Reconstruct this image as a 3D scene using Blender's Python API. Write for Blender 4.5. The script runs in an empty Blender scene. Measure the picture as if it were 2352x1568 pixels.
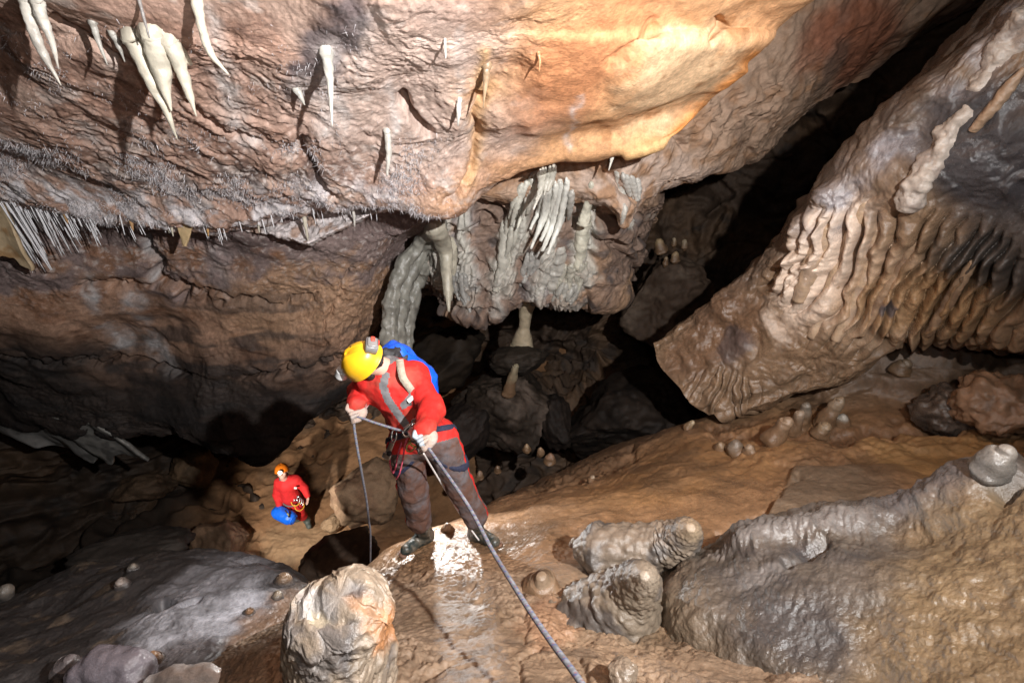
import bpy, math, random
import numpy as np
from mathutils import Vector
random.seed(7)
rng = np.random.default_rng(11)
SC = bpy.context.scene
COL = SC.collection

# ------------------------------------------------------------------ camera
PITCH = math.radians(33.0)
FPX = 1110.0                       # focal length for a 2352 px wide picture
CAM = np.array([0.0, 0.0, 9.6])
FWD = np.array([0.0, math.cos(PITCH), -math.sin(PITCH)])
UPV = np.array([0.0, math.sin(PITCH), math.cos(PITCH)])
RGT = np.array([1.0, 0.0, 0.0])
ZUP = np.array([0.0, 0.0, 1.0])

def c2w(X, Y, Z):
    return CAM + X * RGT + Y * UPV + Z * FWD
def P(px, py, Z):
    return c2w((px - 1176.0) / FPX * Z, -(py - 784.0) / FPX * Z, Z)
def proj(p):
    d = np.asarray(p) - CAM
    z = d @ FWD
    zz = np.where(np.abs(z) < 1e-3, 1e-3, z)
    return 1176.0 + FPX * (d @ RGT) / zz, 784.0 - FPX * (d @ UPV) / zz, z

# ------------------------------------------------------------------ noise
_perm = np.random.default_rng(3).permutation(256).astype(np.int32)
_perm = np.concatenate([_perm, _perm, _perm])
_g = np.random.default_rng(4).normal(size=(256, 3)).astype(np.float32)
_g /= np.linalg.norm(_g, axis=1, keepdims=True)

from concurrent.futures import ThreadPoolExecutor
_pool = ThreadPoolExecutor(4)
def noise(p):
    p = np.asarray(p, dtype=np.float32)
    if len(p) <= 24000: return _noise(p)
    return np.concatenate(list(_pool.map(_noise, [p[i:i + 16000] for i in range(0, len(p), 16000)])))
def _noise(p):
    i = np.floor(p).astype(np.int32)
    f = p - i
    i &= 255
    u = f * f * f * (f * (f * 6 - 15) + 10)
    x0, y0, z0 = i[:, 0], i[:, 1], i[:, 2]
    fx, fy, fz = f[:, 0], f[:, 1], f[:, 2]
    ux, uy, uz = u[:, 0], u[:, 1], u[:, 2]
    def corner(dx, dy, dz):
        h = _perm[_perm[_perm[(x0 + dx) & 255] + ((y0 + dy) & 255)] + ((z0 + dz) & 255)]
        g = _g[h]
        return g[:, 0] * (fx - dx) + g[:, 1] * (fy - dy) + g[:, 2] * (fz - dz)
    a = corner(0, 0, 0); b = corner(1, 0, 0); x00 = a + ux * (b - a)
    a = corner(0, 1, 0); b = corner(1, 1, 0); x10 = a + ux * (b - a)
    a = corner(0, 0, 1); b = corner(1, 0, 1); x01 = a + ux * (b - a)
    a = corner(0, 1, 1); b = corner(1, 1, 1); x11 = a + ux * (b - a)
    y0_ = x00 + uy * (x10 - x00); y1_ = x01 + uy * (x11 - x01)
    return (y0_ + uz * (y1_ - y0_)) * 1.5

def fbm(p, freq, octv=4, gain=0.5, lac=2.03, off=0.0):
    p = np.asarray(p, dtype=np.float32) * freq + off
    r = np.zeros(len(p), dtype=np.float32); a = 1.0
    for _ in range(octv):
        r += a * noise(p); p = p * lac + 17.3; a *= gain
    return r
def ridged(p, freq, octv=4, gain=0.5, off=0.0):
    p = np.asarray(p, dtype=np.float32) * freq + off
    r = np.zeros(len(p), dtype=np.float32); a = 1.0
    for _ in range(octv):
        r += a * (1.0 - 2.0 * np.abs(noise(p))); p = p * 2.03 + 9.1; a *= gain
    return r
def worley2(x, y, seed=0):
    """distance to the nearest and second nearest feature point, 2-D cells"""
    if len(x) <= 24000: return _worley2((x, y, seed))
    r = list(_pool.map(_worley2, [(x[i:i + 16000], y[i:i + 16000], seed) for i in range(0, len(x), 16000)]))
    return tuple(np.concatenate([q[k] for q in r]) for k in range(3))
def _worley2(a):
    x, y, seed = a
    xi = np.floor(x).astype(np.int32); yi = np.floor(y).astype(np.int32)
    d1 = np.full(len(x), 9.0, dtype=np.float32); d2 = d1.copy()
    ident = np.zeros(len(x), dtype=np.float32)
    for dx in (-1, 0, 1):
        for dy in (-1, 0, 1):
            cx = xi + dx; cy = yi + dy
            h = _perm[_perm[(cx + seed) & 255] + (cy & 255)]
            h2 = _perm[h + 57]
            fx = cx + h / 255.0; fy = cy + h2 / 255.0
            d = (fx - x) ** 2 + (fy - y) ** 2
            d = d.astype(np.float32)
            near = d < d1
            d2 = np.where(near, d1, np.minimum(d2, d))
            ident = np.where(near, h, ident)
            d1 = np.minimum(d1, d)
    return np.sqrt(d1), np.sqrt(d2), ident / 255.0
def smooth(a, b, x):
    t = np.clip((x - a) / (b - a), 0, 1)
    return t * t * (3 - 2 * t)
def blob(px, py, cx, cy, rx, ry, rot=0.0, wob=None, k=0.35):
    c, s = math.cos(math.radians(rot)), math.sin(math.radians(rot))
    dx, dy = px - cx, py - cy
    a = (dx * c + dy * s) / rx; b = (-dx * s + dy * c) / ry
    r = np.sqrt(a * a + b * b)
    if wob is not None: r = r + k * wob
    return 1.0 - smooth(0.55, 1.15, r)
def mixc(c, col, m):
    return c + (np.asarray(col, dtype=np.float32)[None, :] - c) * m[:, None]

# ------------------------------------------------------------------ splines
def catmull(pts, t):
    """pts (n,k), t in [0,n-1]"""
    pts = np.asarray(pts, dtype=np.float64); n = len(pts)
    i = np.clip(np.floor(t).astype(int), 0, n - 2); f = (t - i)[:, None]
    ext = np.vstack([2 * pts[0] - pts[1], pts, 2 * pts[-1] - pts[-2]])
    p0, p1, p2, p3 = ext[i], ext[i + 1], ext[i + 2], ext[i + 3]
    return 0.5 * (2 * p1 + (p2 - p0) * f + (2 * p0 - 5 * p1 + 4 * p2 - p3) * f ** 2 + (3 * p1 - p0 - 3 * p2 + p3) * f ** 3)
def resample(pts, n, weights=None):
    pts = np.asarray(pts, dtype=np.float64)
    d = np.concatenate([[0], np.cumsum(np.sqrt(np.linalg.norm(np.diff(pts[:, :3], axis=0), axis=1) + 1e-9))]) if weights is None else np.asarray(weights)
    s = np.linspace(0, d[-1], n)
    t = np.interp(s, d, np.arange(len(pts)))
    return catmull(pts, t)

# ------------------------------------------------------------------ mesh building
def new_mesh(name, V, quads=None, tris=None, col=None, wet=None, smooth_=True):
    me = bpy.data.meshes.new(name)
    V = np.ascontiguousarray(V, dtype=np.float32)
    nq = 0 if quads is None else len(quads); nt = 0 if tris is None else len(tris)
    me.vertices.add(len(V)); me.vertices.foreach_set('co', V.ravel())
    li = []
    if nq: li.append(np.asarray(quads, dtype=np.int32).ravel())
    if nt: li.append(np.asarray(tris, dtype=np.int32).ravel())
    li = np.concatenate(li)
    me.loops.add(len(li)); me.loops.foreach_set('vertex_index', li)
    st = np.concatenate([np.arange(nq) * 4, nq * 4 + np.arange(nt) * 3]).astype(np.int32)
    me.polygons.add(nq + nt); me.polygons.foreach_set('loop_start', st)
    me.update(calc_edges=True)
    me.polygons.foreach_set('use_smooth', np.full(nq + nt, smooth_))
    if col is not None:
        a = me.attributes.new('Col', 'FLOAT_COLOR', 'POINT')
        c4 = np.ones((len(V), 4), dtype=np.float32); c4[:, :3] = np.clip(col, 0.0, 1)
        a.data.foreach_set('color', c4.ravel())
    if wet is not None:
        a = me.attributes.new('Wet', 'FLOAT', 'POINT')
        a.data.foreach_set('value', np.ascontiguousarray(wet, dtype=np.float32))
    return me

def tag(o, label=None, cat=None, group=None, kind=None):
    if label: o['label'] = label
    if cat: o['category'] = cat
    if group: o['group'] = group
    if kind: o['kind'] = kind
    return o
def empty(name, loc):
    o = bpy.data.objects.new(name, None); o.empty_display_size = 0.1
    o.location = loc; COL.objects.link(o); return o
def put(name, V, quads=None, tris=None, mat=None, parent=None, base=None, col=None, wet=None, smooth_=True):
    """one mesh object; world coordinates in, origin at base (or at the parent's)"""
    V = np.asarray(V, dtype=np.float64)
    if parent is not None:
        q = parent; o0 = np.zeros(3)
        while q is not None:
            o0 = o0 + np.array(q.location); q = q.parent
    else:
        o0 = np.array(base if base is not None else (0, 0, 0), dtype=np.float64)
    me = new_mesh(name, V - o0, quads, tris, col, wet, smooth_)
    if mat: me.materials.append(mat)
    o = bpy.data.objects.new(name, me); COL.objects.link(o)
    if parent is not None: o.parent = parent
    else: o.location = o0
    return o

def grid_quads(nr, nc, closed=False):
    i = np.arange(nr - 1)[:, None]
    if closed:
        j = np.arange(nc)[None, :]; j2 = (j + 1) % nc
    else:
        j = np.arange(nc - 1)[None, :]; j2 = j + 1
    a = i * nc + j; b = i * nc + j2; c = (i + 1) * nc + j2; d = (i + 1) * nc + j
    return np.stack([a, b, c, d], -1).reshape(-1, 4)
def grid_normals(G):
    du = np.gradient(G, axis=1); dv = np.gradient(G, axis=0)
    n = np.cross(du, dv)
    return n / (np.linalg.norm(n, axis=2, keepdims=True) + 1e-12)

SHEETS = {}
def sheet(name, rows, nr, nc, disp, color, mat, rowpar=None, kind='structure', flip=None, **tags):
    """a rock surface lofted through rows of 3-D points, displaced and coloured"""
    R = []
    for r in rows:
        w = np.array([P(*q) if len(q) == 3 else c2w(*q[1:]) for q in r])
        R.append(resample(w, nc))
    R = np.array(R)                                       # rows, nc, 3
    rp = np.arange(len(rows)) if rowpar is None else np.asarray(rowpar, float)
    s = np.linspace(rp[0], rp[-1], nr); t = np.interp(s, rp, np.arange(len(rows)))
    G = catmull(R.reshape(len(rows), -1), t).reshape(nr, nc, 3)
    n = grid_normals(G)
    cen = G[nr // 3: 2 * nr // 3, nc // 3: 2 * nc // 3]; cn = n[nr // 3: 2 * nr // 3, nc // 3: 2 * nc // 3]
    sg = np.sign(np.sum((CAM - cen) * cn)) if flip is None else flip
    n = n * sg
    p0 = G.reshape(-1, 3); nn = n.reshape(-1, 3)
    vv = np.repeat(t / (len(rows) - 1), nc); uu = np.tile(np.linspace(0, 1, nc), nr)
    px, py, z = proj(p0)
    K = dict(p=p0.astype(np.float32), n=nn, px=px, py=py, z=z, u=uu, v=vv)
    D = disp(K)
    if isinstance(D, tuple): V = p0 + nn * D[0][:, None] + D[1]
    else: V = p0 + nn * D[:, None]
    K['d'] = D
    # shading normal of the displaced surface, for slope-dependent deposits
    c, wet = color(K)
    q = grid_quads(nr, nc)
    if sg < 0: q = q[:, ::-1]
    o = put(name, V, q, None, mat, None, V.mean(0), c, wet)
    if kind: o['kind'] = kind
    tag(o, **tags)
    fx, fy, fz = proj(V)
    N2 = grid_normals(V.reshape(nr, nc, 3)).reshape(-1, 3) * sg
    SHEETS[name if name not in SHEETS else name + str(len(SHEETS))] = (V, N2, fx, fy, fz)
    return o
def hit(px, py, only=None, r=7):
    """front-most rock point seen at a picture point -> (position, normal)"""
    best = None
    for k, (V, N, fx, fy, fz) in SHEETS.items():
        if only and k not in only: continue
        m = np.nonzero((np.abs(fx - px) < r) & (np.abs(fy - py) < r) & (fz > 0.2))[0]
        if len(m) == 0: continue
        zz = fz[m]; zmin = zz.min()
        near = m[zz < zmin + 0.12]
        j = near[np.argmin((fx[near] - px) ** 2 + (fy[near] - py) ** 2)]
        if best is None or fz[j] < best[2]: best = (V[j], N[j], fz[j])
    if best is None: raise ValueError('no rock at %s %s' % (px, py))
    return best

def frames(path):
    T = np.gradient(path, axis=0); T /= np.linalg.norm(T, axis=1, keepdims=True) + 1e-12
    ref = np.array([1.0, 0, 0]) if abs(T[0][0]) < 0.9 else np.array([0, 1.0, 0])
    A = []; a = ref
    for t in T:
        a = a - t * np.dot(a, t); a /= np.linalg.norm(a); A.append(a)
    A = np.array(A); B = np.cross(T, A)
    return T, A, B
def tube(pts, radii, seg=16, rings=40, disp=None, flat=None, cap=True, uniform=False):
    """tapered tube through pts; returns V, quads, tris, info"""
    pts = np.asarray(pts, float); radii = np.asarray(radii, float)
    t = np.linspace(0, len(pts) - 1, rings)
    path = catmull(pts, t); rad = np.interp(t, np.arange(len(pts)), radii) if uniform else np.maximum(catmull(radii[:, None], t)[:, 0], 0.0004)
    T, A, B = frames(path)
    ang = np.linspace(0, 2 * np.pi, seg, endpoint=False)
    fl = 1.0 if flat is None else flat
    dirs = A[:, None, :] * np.cos(ang)[None, :, None] + B[:, None, :] * (np.sin(ang) * fl)[None, :, None]
    V = path[:, None, :] + dirs * rad[:, None, None]
    s = np.repeat(t / (len(pts) - 1), seg); an = np.tile(ang, rings)
    V = V.reshape(-1, 3); D = dirs.reshape(-1, 3)
    if disp is not None: V = V + D * disp(V.astype(np.float32), s, an, np.repeat(rad, seg))[:, None]
    q = grid_quads(rings, seg, True)[:, ::-1]
    tr = None
    if cap:
        n0 = len(V); V = np.vstack([V, path[0], path[-1]])
        j = np.arange(seg); j2 = (j + 1) % seg
        lo = (rings - 1) * seg
        tr = np.vstack([np.stack([np.full(seg, n0), j, j2], 1), np.stack([np.full(seg, n0 + 1), lo + j2, lo + j], 1)])
        s = np.concatenate([s, [0, 1]]); an = np.concatenate([an, [0, 0]])
    return V, q, tr, s, an
def join(parts):
    """several (V,quads,tris) as one mesh"""
    VV, Q, Tt, n = [], [], [], 0
    for V, q, t in parts:
        VV.append(V)
        if q is not None and len(q): Q.append(np.asarray(q) + n)
        if t is not None and len(t): Tt.append(np.asarray(t) + n)
        n += len(V)
    return np.vstack(VV), (np.vstack(Q) if Q else None), (np.vstack(Tt) if Tt else None)
def box(c, ax, ay, az, bev=0.0):
    """oriented box, half-axes as vectors, chamfered by bev (fraction)"""
    c = np.asarray(c, float); V = []
    b = 1 - bev
    for sx in (-1, 1):
        for sy in (-1, 1):
            for sz in (-1, 1):
                V += [c + sx * b * ax + sy * b * ay + sz * az, c + sx * b * ax + sy * ay + sz * b * az, c + sx * ax + sy * b * ay + sz * b * az]
    V = np.array(V)
    import bmesh
    bm = bmesh.new()
    vs = [bm.verts.new(v) for v in V]
    r = bmesh.ops.convex_hull(bm, input=vs)
    bmesh.ops.recalc_face_normals(bm, faces=bm.faces)
    bm.verts.ensure_lookup_table(); bm.verts.index_update()
    W = np.array([v.co[:] for v in bm.verts]); tr = []
    for f in bm.faces:
        ii = [v.index for v in f.verts]
        for k in range(1, len(ii) - 1): tr.append((ii[0], ii[k], ii[k + 1]))
    bm.free()
    return W, None, np.array(tr)

# ------------------------------------------------------------------ implicit surfaces (bodies, clothes)
def sd_cap(p, a, b, ra, rb):
    a = np.asarray(a, np.float32); b = np.asarray(b, np.float32)
    pa = p - a; ba = b - a
    h = np.clip((pa @ ba) / (ba @ ba + 1e-9), 0, 1)
    return np.linalg.norm(pa - h[:, None] * ba, axis=1) - (ra + (rb - ra) * h)
def sd_ell(p, c, A, r):
    """ellipsoid, A rows = axes"""
    q = (p - np.asarray(c, np.float32)) @ np.asarray(A, np.float32).T
    r = np.asarray(r, np.float32)
    k0 = np.linalg.norm(q / r, axis=1); k1 = np.linalg.norm(q / (r * r), axis=1) + 1e-6
    return k0 * (k0 - 1) / k1
def smin(a, b, k):
    h = np.clip(0.5 + 0.5 * (b - a) / k, 0, 1)
    return b + (a - b) * h - k * h * (1 - h)
def surface_net(f, lo, hi, h):
    lo = np.asarray(lo, float); hi = np.asarray(hi, float)
    n = np.maximum(np.ceil((hi - lo) / h).astype(int) + 1, 4)
    ax = [lo[i] + h * np.arange(n[i]) for i in range(3)]
    g = np.stack(np.meshgrid(*ax, indexing='ij'), -1).reshape(-1, 3).astype(np.float32)
    F = np.empty(len(g), np.float32)
    for i in range(0, len(g), 400000): F[i:i + 400000] = f(g[i:i + 400000])
    F = F.reshape(n)
    S = F < 0
    nx, ny, nz = n
    cnt = np.zeros((nx - 1, ny - 1, nz - 1), np.int8); pos = np.zeros((nx - 1, ny - 1, nz - 1, 3), np.float32)
    corners = [(i, j, k) for i in (0, 1) for j in (0, 1) for k in (0, 1)]
    sl = lambda a, o: a[o[0]:o[0] + nx - 1, o[1]:o[1] + ny - 1, o[2]:o[2] + nz - 1]
    for a in corners:
        for d in range(3):
            if a[d] == 1: continue
            b = list(a); b[d] = 1
            fa, fb = sl(F, a), sl(F, b)
            cr = (fa < 0) != (fb < 0)
            t = np.where(cr, fa / np.where(fa == fb, 1, fa - fb), 0)
            for e in range(3):
                v = a[e] + (t if e == d else 0)
                pos[..., e] += np.where(cr, v, 0)
            cnt += cr
    act = cnt > 0
    idx = -np.ones(act.shape, np.int64); idx[act] = np.arange(act.sum())
    c = np.stack(np.nonzero(act), -1)
    V = lo + h * (c + pos[act] / cnt[act][:, None])
    Q = []
    for d in range(3):
        e1, e2 = (d + 1) % 3, (d + 2) % 3
        A = np.take(S, range(0, n[d] - 1), d); B = np.take(S, range(1, n[d]), d)
        m = A != B
        loc = np.stack(np.nonzero(m), -1)
        ok = (loc[:, e1] > 0) & (loc[:, e2] > 0) & (loc[:, e1] < n[e1] - 1) & (loc[:, e2] < n[e2] - 1)
        loc = loc[ok]
        if len(loc) == 0: continue
        ins = A[loc[:, 0], loc[:, 1], loc[:, 2]]
        def at(o1, o2):
            q = loc.copy(); q[:, e1] += o1; q[:, e2] += o2
            return idx[q[:, 0], q[:, 1], q[:, 2]]
        q = np.stack([at(-1, -1), at(0, -1), at(0, 0), at(-1, 0)], 1)
        q = np.where(ins[:, None], q, q[:, ::-1])
        Q.append(q)
    return V, np.vstack(Q)
# ------------------------------------------------------------------ materials
def nodes_of(name):
    m = bpy.data.materials.new(name); m.use_nodes = True
    nt = m.node_tree; b = nt.nodes['Principled BSDF']
    return m, nt, b
def rock_mat(name, bump=0.35, bscale=55.0, rough=(0.62, 0.92), wetr=(0.16, 0.38), var=0.35, stretch=(1, 1, 1), spec=0.5, sss=0.0):
    m, nt, b = nodes_of(name); N = nt.nodes.new; L = nt.links.new
    col = N('ShaderNodeAttribute'); col.attribute_name = 'Col'
    wet = N('ShaderNodeAttribute'); wet.attribute_name = 'Wet'
    geo = N('ShaderNodeNewGeometry'); mp = N('ShaderNodeMapping'); mp.inputs['Scale'].default_value = stretch
    L(geo.outputs['Position'], mp.inputs['Vector'])
    n1 = N('ShaderNodeTexNoise'); n1.inputs['Scale'].default_value = bscale; n1.inputs['Detail'].default_value = 7; n1.inputs['Roughness'].default_value = 0.62
    n2 = N('ShaderNodeTexNoise'); n2.inputs['Scale'].default_value = bscale * 0.28; n2.inputs['Detail'].default_value = 6; n2.inputs['Roughness'].default_value = 0.6
    n3 = N('ShaderNodeTexNoise'); n3.inputs['Scale'].default_value = bscale * 3.1; n3.inputs['Detail'].default_value = 3
    for n in (n1, n2, n3): L(mp.outputs[0], n.inputs['Vector'])
    mr = N('ShaderNodeMapRange'); mr.inputs['From Min'].default_value = 0.3; mr.inputs['From Max'].default_value = 0.7
    mr.inputs['To Min'].default_value = 1 - var; mr.inputs['To Max'].default_value = 1 + var
    add = N('ShaderNodeMath'); add.operation = 'ADD'; h2 = N('ShaderNodeMath'); h2.operation = 'MULTIPLY'; h2.inputs[1].default_value = 0.5
    L(n1.outputs['Fac'], add.inputs[0]); L(n2.outputs['Fac'], add.inputs[1]); L(add.outputs[0], h2.inputs[0]); L(h2.outputs[0], mr.inputs['Value'])
    mul = N('ShaderNodeVectorMath'); mul.operation = 'SCALE'
    L(col.outputs['Color'], mul.inputs[0]); L(mr.outputs[0], mul.inputs['Scale'])
    L(mul.outputs[0], b.inputs['Base Color'])
    # dry and wet roughness
    r1 = N('ShaderNodeMapRange'); r1.inputs['To Min'].default_value = rough[0]; r1.inputs['To Max'].default_value = rough[1]
    r2 = N('ShaderNodeMapRange'); r2.inputs['From Min'].default_value = 0.35; r2.inputs['From Max'].default_value = 0.65
    r2.inputs['To Min'].default_value = wetr[0]; r2.inputs['To Max'].default_value = wetr[1]
    L(n2.outputs['Fac'], r1.inputs['Value']); L(n1.outputs['Fac'], r2.inputs['Value'])
    mx = N('ShaderNodeMix'); L(wet.outputs['Fac'], mx.inputs[0]); L(r1.outputs[0], mx.inputs[2]); L(r2.outputs[0], mx.inputs[3])
    L(mx.outputs[0], b.inputs['Roughness'])
    b.inputs['Specular IOR Level'].default_value = spec
    hs = N('ShaderNodeMath'); hs.operation = 'MULTIPLY_ADD'; hs.inputs[1].default_value = 0.35
    L(n3.outputs['Fac'], hs.inputs[0]); L(n1.outputs['Fac'], hs.inputs[2])
    bp = N('ShaderNodeBump'); bp.inputs['Strength'].default_value = bump; bp.inputs['Distance'].default_value = 0.02
    L(hs.outputs[0], bp.inputs['Height']); L(bp.outputs[0], b.inputs['Normal'])
    if sss > 0:
        b.inputs['Subsurface Weight'].default_value = sss
        b.inputs['Subsurface Radius'].default_value = (0.03, 0.02, 0.012); b.inputs['Subsurface Scale'].default_value = 0.6
    return m
ROCK = rock_mat('dry_limestone', 0.4, 60, spec=0.3)
SMOOTHROCK = rock_mat('smooth_limestone', 0.28, 40, spec=0.35, var=0.25)
FLOW = rock_mat('wet_flowstone', 0.35, 60, rough=(0.42, 0.72), wetr=(0.13, 0.30), var=0.25, spec=0.65)
SAND = rock_mat('cave_sand', 0.25, 70, rough=(0.8, 0.95), wetr=(0.4, 0.6), var=0.18, spec=0.25)
CALC = rock_mat('white_calcite', 0.22, 60, rough=(0.35, 0.6), wetr=(0.12, 0.3), var=0.14)

def plain(name, rgb, rough=0.6, var=0.2, scale=30.0, bump=0.0, bscale=None, metal=0.0, dirt=None, dscale=9.0, damt=0.5, spec=0.5, coat=0.0, wr=None):
    """procedural material: base colour with noise variation, optional mud patches and weave/crease bump"""
    m, nt, b = nodes_of(name); N = nt.nodes.new; L = nt.links.new
    tc = N('ShaderNodeTexCoord')
    n1 = N('ShaderNodeTexNoise'); n1.inputs['Scale'].default_value = scale; n1.inputs['Detail'].default_value = 5
    L(tc.outputs['Object'], n1.inputs['Vector'])
    mr = N('ShaderNodeMapRange'); mr.inputs['From Min'].default_value = 0.3; mr.inputs['From Max'].default_value = 0.7
    mr.inputs['To Min'].default_value = 1 - var; mr.inputs['To Max'].default_value = 1 + var
    L(n1.outputs['Fac'], mr.inputs['Value'])
    mul = N('ShaderNodeVectorMath'); mul.operation = 'SCALE'; mul.inputs[0].default_value = rgb
    L(mr.outputs[0], mul.inputs['Scale'])
    out = mul.outputs[0]
    if dirt is not None:
        n2 = N('ShaderNodeTexNoise'); n2.inputs['Scale'].default_value = dscale; n2.inputs['Detail'].default_value = 6; n2.inputs['Roughness'].default_value = 0.65
        L(tc.outputs['Object'], n2.inputs['Vector'])
        cr = N('ShaderNodeMapRange'); cr.inputs['From Min'].default_value = 0.6 - 0.25 * damt; cr.inputs['From Max'].default_value = 0.78 - 0.2 * damt
        L(n2.outputs['Fac'], cr.inputs['Value'])
        mx = N('ShaderNodeMix'); mx.data_type = 'RGBA'; L(cr.outputs[0], mx.inputs[0]); L(out, mx.inputs[6]); mx.inputs[7].default_value = (*dirt, 1)
        out = mx.outputs[2]
    L(out, b.inputs['Base Color'])
    b.inputs['Roughness'].default_value = rough; b.inputs['Metallic'].default_value = metal
    b.inputs['Specular IOR Level'].default_value = spec; b.inputs['Coat Weight'].default_value = coat
    if bump > 0:
        n3 = N('ShaderNodeTexNoise'); n3.inputs['Scale'].default_value = bscale or scale; n3.inputs['Detail'].default_value = 5
        L(tc.outputs['Object'], n3.inputs['Vector'])
        bp = N('ShaderNodeBump'); bp.inputs['Strength'].default_value = bump; bp.inputs['Distance'].default_value = 0.01
        L(n3.outputs['Fac'], bp.inputs['Height']); L(bp.outputs[0], b.inputs['Normal'])
    return m
def glow(name, rgb, s):
    m, nt, b = nodes_of(name)
    b.inputs['Base Color'].default_value = (*rgb, 1); b.inputs['Emission Color'].default_value = (*rgb, 1); b.inputs['Emission Strength'].default_value = s
    return m
# ------------------------------------------------------------------ the cave rock
def groove(px, py, pts, w, wob=0.0, K=None):
    """0..1 closeness to a polyline in the layout plane, w = half-width"""
    d = np.full(len(px), 1e9)
    if wob and K is not None:
        if '_wx' not in K: K['_wx'] = fbm(K['p'], 5.0, 3, off=3.1); K['_wy'] = fbm(K['p'], 5.0, 3, off=8.7)
        px = px + wob * K['_wx']; py = py + wob * K['_wy']
    for (ax, ay), (bx, by) in zip(pts[:-1], pts[1:]):
        vx, vy = bx - ax, by - ay
        t = np.clip(((px - ax) * vx + (py - ay) * vy) / (vx * vx + vy * vy), 0, 1)
        d = np.minimum(d, np.hypot(px - ax - t * vx, py - ay - t * vy))
    return np.exp(-(d / w) ** 2)

# ---- roof -----------------------------------------------------------------
roof_rows = [
 [('c', -6, 1.75, -2.5), ('c', -3, 1.8, -2.5), ('c', 0, 1.8, -2.5), ('c', 1.5, 2.0, -2.5), ('c', 3, 2.4, -2.5), ('c', 3.6, 2.9, -2.5)],
 [('c', -5, 1.65, .2), ('c', -2.5, 1.7, .2), ('c', 0, 1.7, .2), ('c', 1.4, 1.75, .2), ('c', 2.3, 2.0, .2), ('c', 2.7, 2.5, .2)],
 [(-700, -60, 2.5), (-300, -60, 2.4), (0, -40, 2.3), (300, -30, 2.2), (600, -30, 2.2), (900, -30, 2.2), (1200, -30, 2.3), (1500, -30, 2.5), (1700, -30, 2.8), (1890, -30, 3.1), (1880, -40, 3.6)],
 [(-700, 110, 2.8), (-300, 120, 2.7), (0, 130, 2.7), (200, 130, 2.65), (400, 130, 2.65), (650, 130, 2.65), (900, 120, 2.7), (1200, 110, 2.75), (1450, 110, 2.9), (1600, 110, 3.1), (1750, 100, 3.4), (1735, 85, 3.9)],
 [(-700, 240, 3.2), (-300, 260, 3.2), (0, 270, 3.2), (300, 280, 3.2), (600, 270, 3.2), (900, 250, 3.2), (1200, 230, 3.3), (1400, 230, 3.4), (1520, 220, 3.5), (1655, 195, 3.7), (1640, 175, 4.1)],
 [(-700, 320, 3.9), (-300, 340, 3.8), (0, 370, 3.9), (250, 400, 3.9), (500, 400, 3.8), (750, 385, 3.8), (950, 380, 3.85), (1150, 335, 3.9), (1350, 290, 3.9), (1480, 275, 3.9), (1615, 248, 4.0), (1600, 225, 4.4)],
 [(-700, 400, 4.4), (-300, 420, 4.4), (0, 455, 4.5), (150, 490, 4.5), (300, 512, 4.5), (500, 512, 4.5), (700, 490, 4.4), (850, 468, 4.3), (920, 478, 4.3), (1000, 494, 4.3), (1050, 488, 4.3), (1110, 440, 4.35), (1200, 398, 4.3), (1300, 362, 4.2), (1420, 345, 4.1), (1490, 338, 4.05), (1550, 305, 4.05), (1575, 275, 4.5)],
 [(-700, 390, 4.8), (-300, 410, 4.8), (0, 440, 4.9), (150, 475, 4.9), (300, 495, 4.9), (500, 495, 4.9), (700, 475, 4.8), (850, 452, 4.7), (920, 460, 4.7), (1000, 476, 4.65), (1050, 470, 4.7), (1110, 425, 4.75), (1200, 380, 4.7), (1300, 345, 4.6), (1420, 325, 4.5), (1490, 315, 4.45), (1540, 280, 4.5), (1555, 250, 4.8)],
 [(-700, 300, 5.6), (-300, 330, 5.6), (0, 370, 5.8), (300, 400, 5.8), (600, 400, 5.8), (900, 380, 5.7), (1100, 350, 5.6), (1300, 280, 5.5), (1450, 240, 5.4), (1500, 180, 5.6)],
 [(-700, 150, 7), (-300, 150, 7), (0, 200, 7.2), (300, 250, 7.2), (600, 250, 7.2), (900, 250, 7.2), (1100, 220, 7), (1300, 150, 7), (1500, 100, 7)],
]
CR1 = [(130, 15), (200, 60), (270, 110), (300, 120)]
CR2 = [(925, 245), (960, 290), (980, 305)]
CR3 = [(690, 330), (715, 380), (740, 425), (770, 445)]
CR4 = [(430, 240), (520, 300), (590, 330)]
CR5 = [(1030, 470), (1070, 420), (1090, 330), (1105, 230)]
LIP = [(1500, 70), (1455, 105), (1400, 150)]
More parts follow.
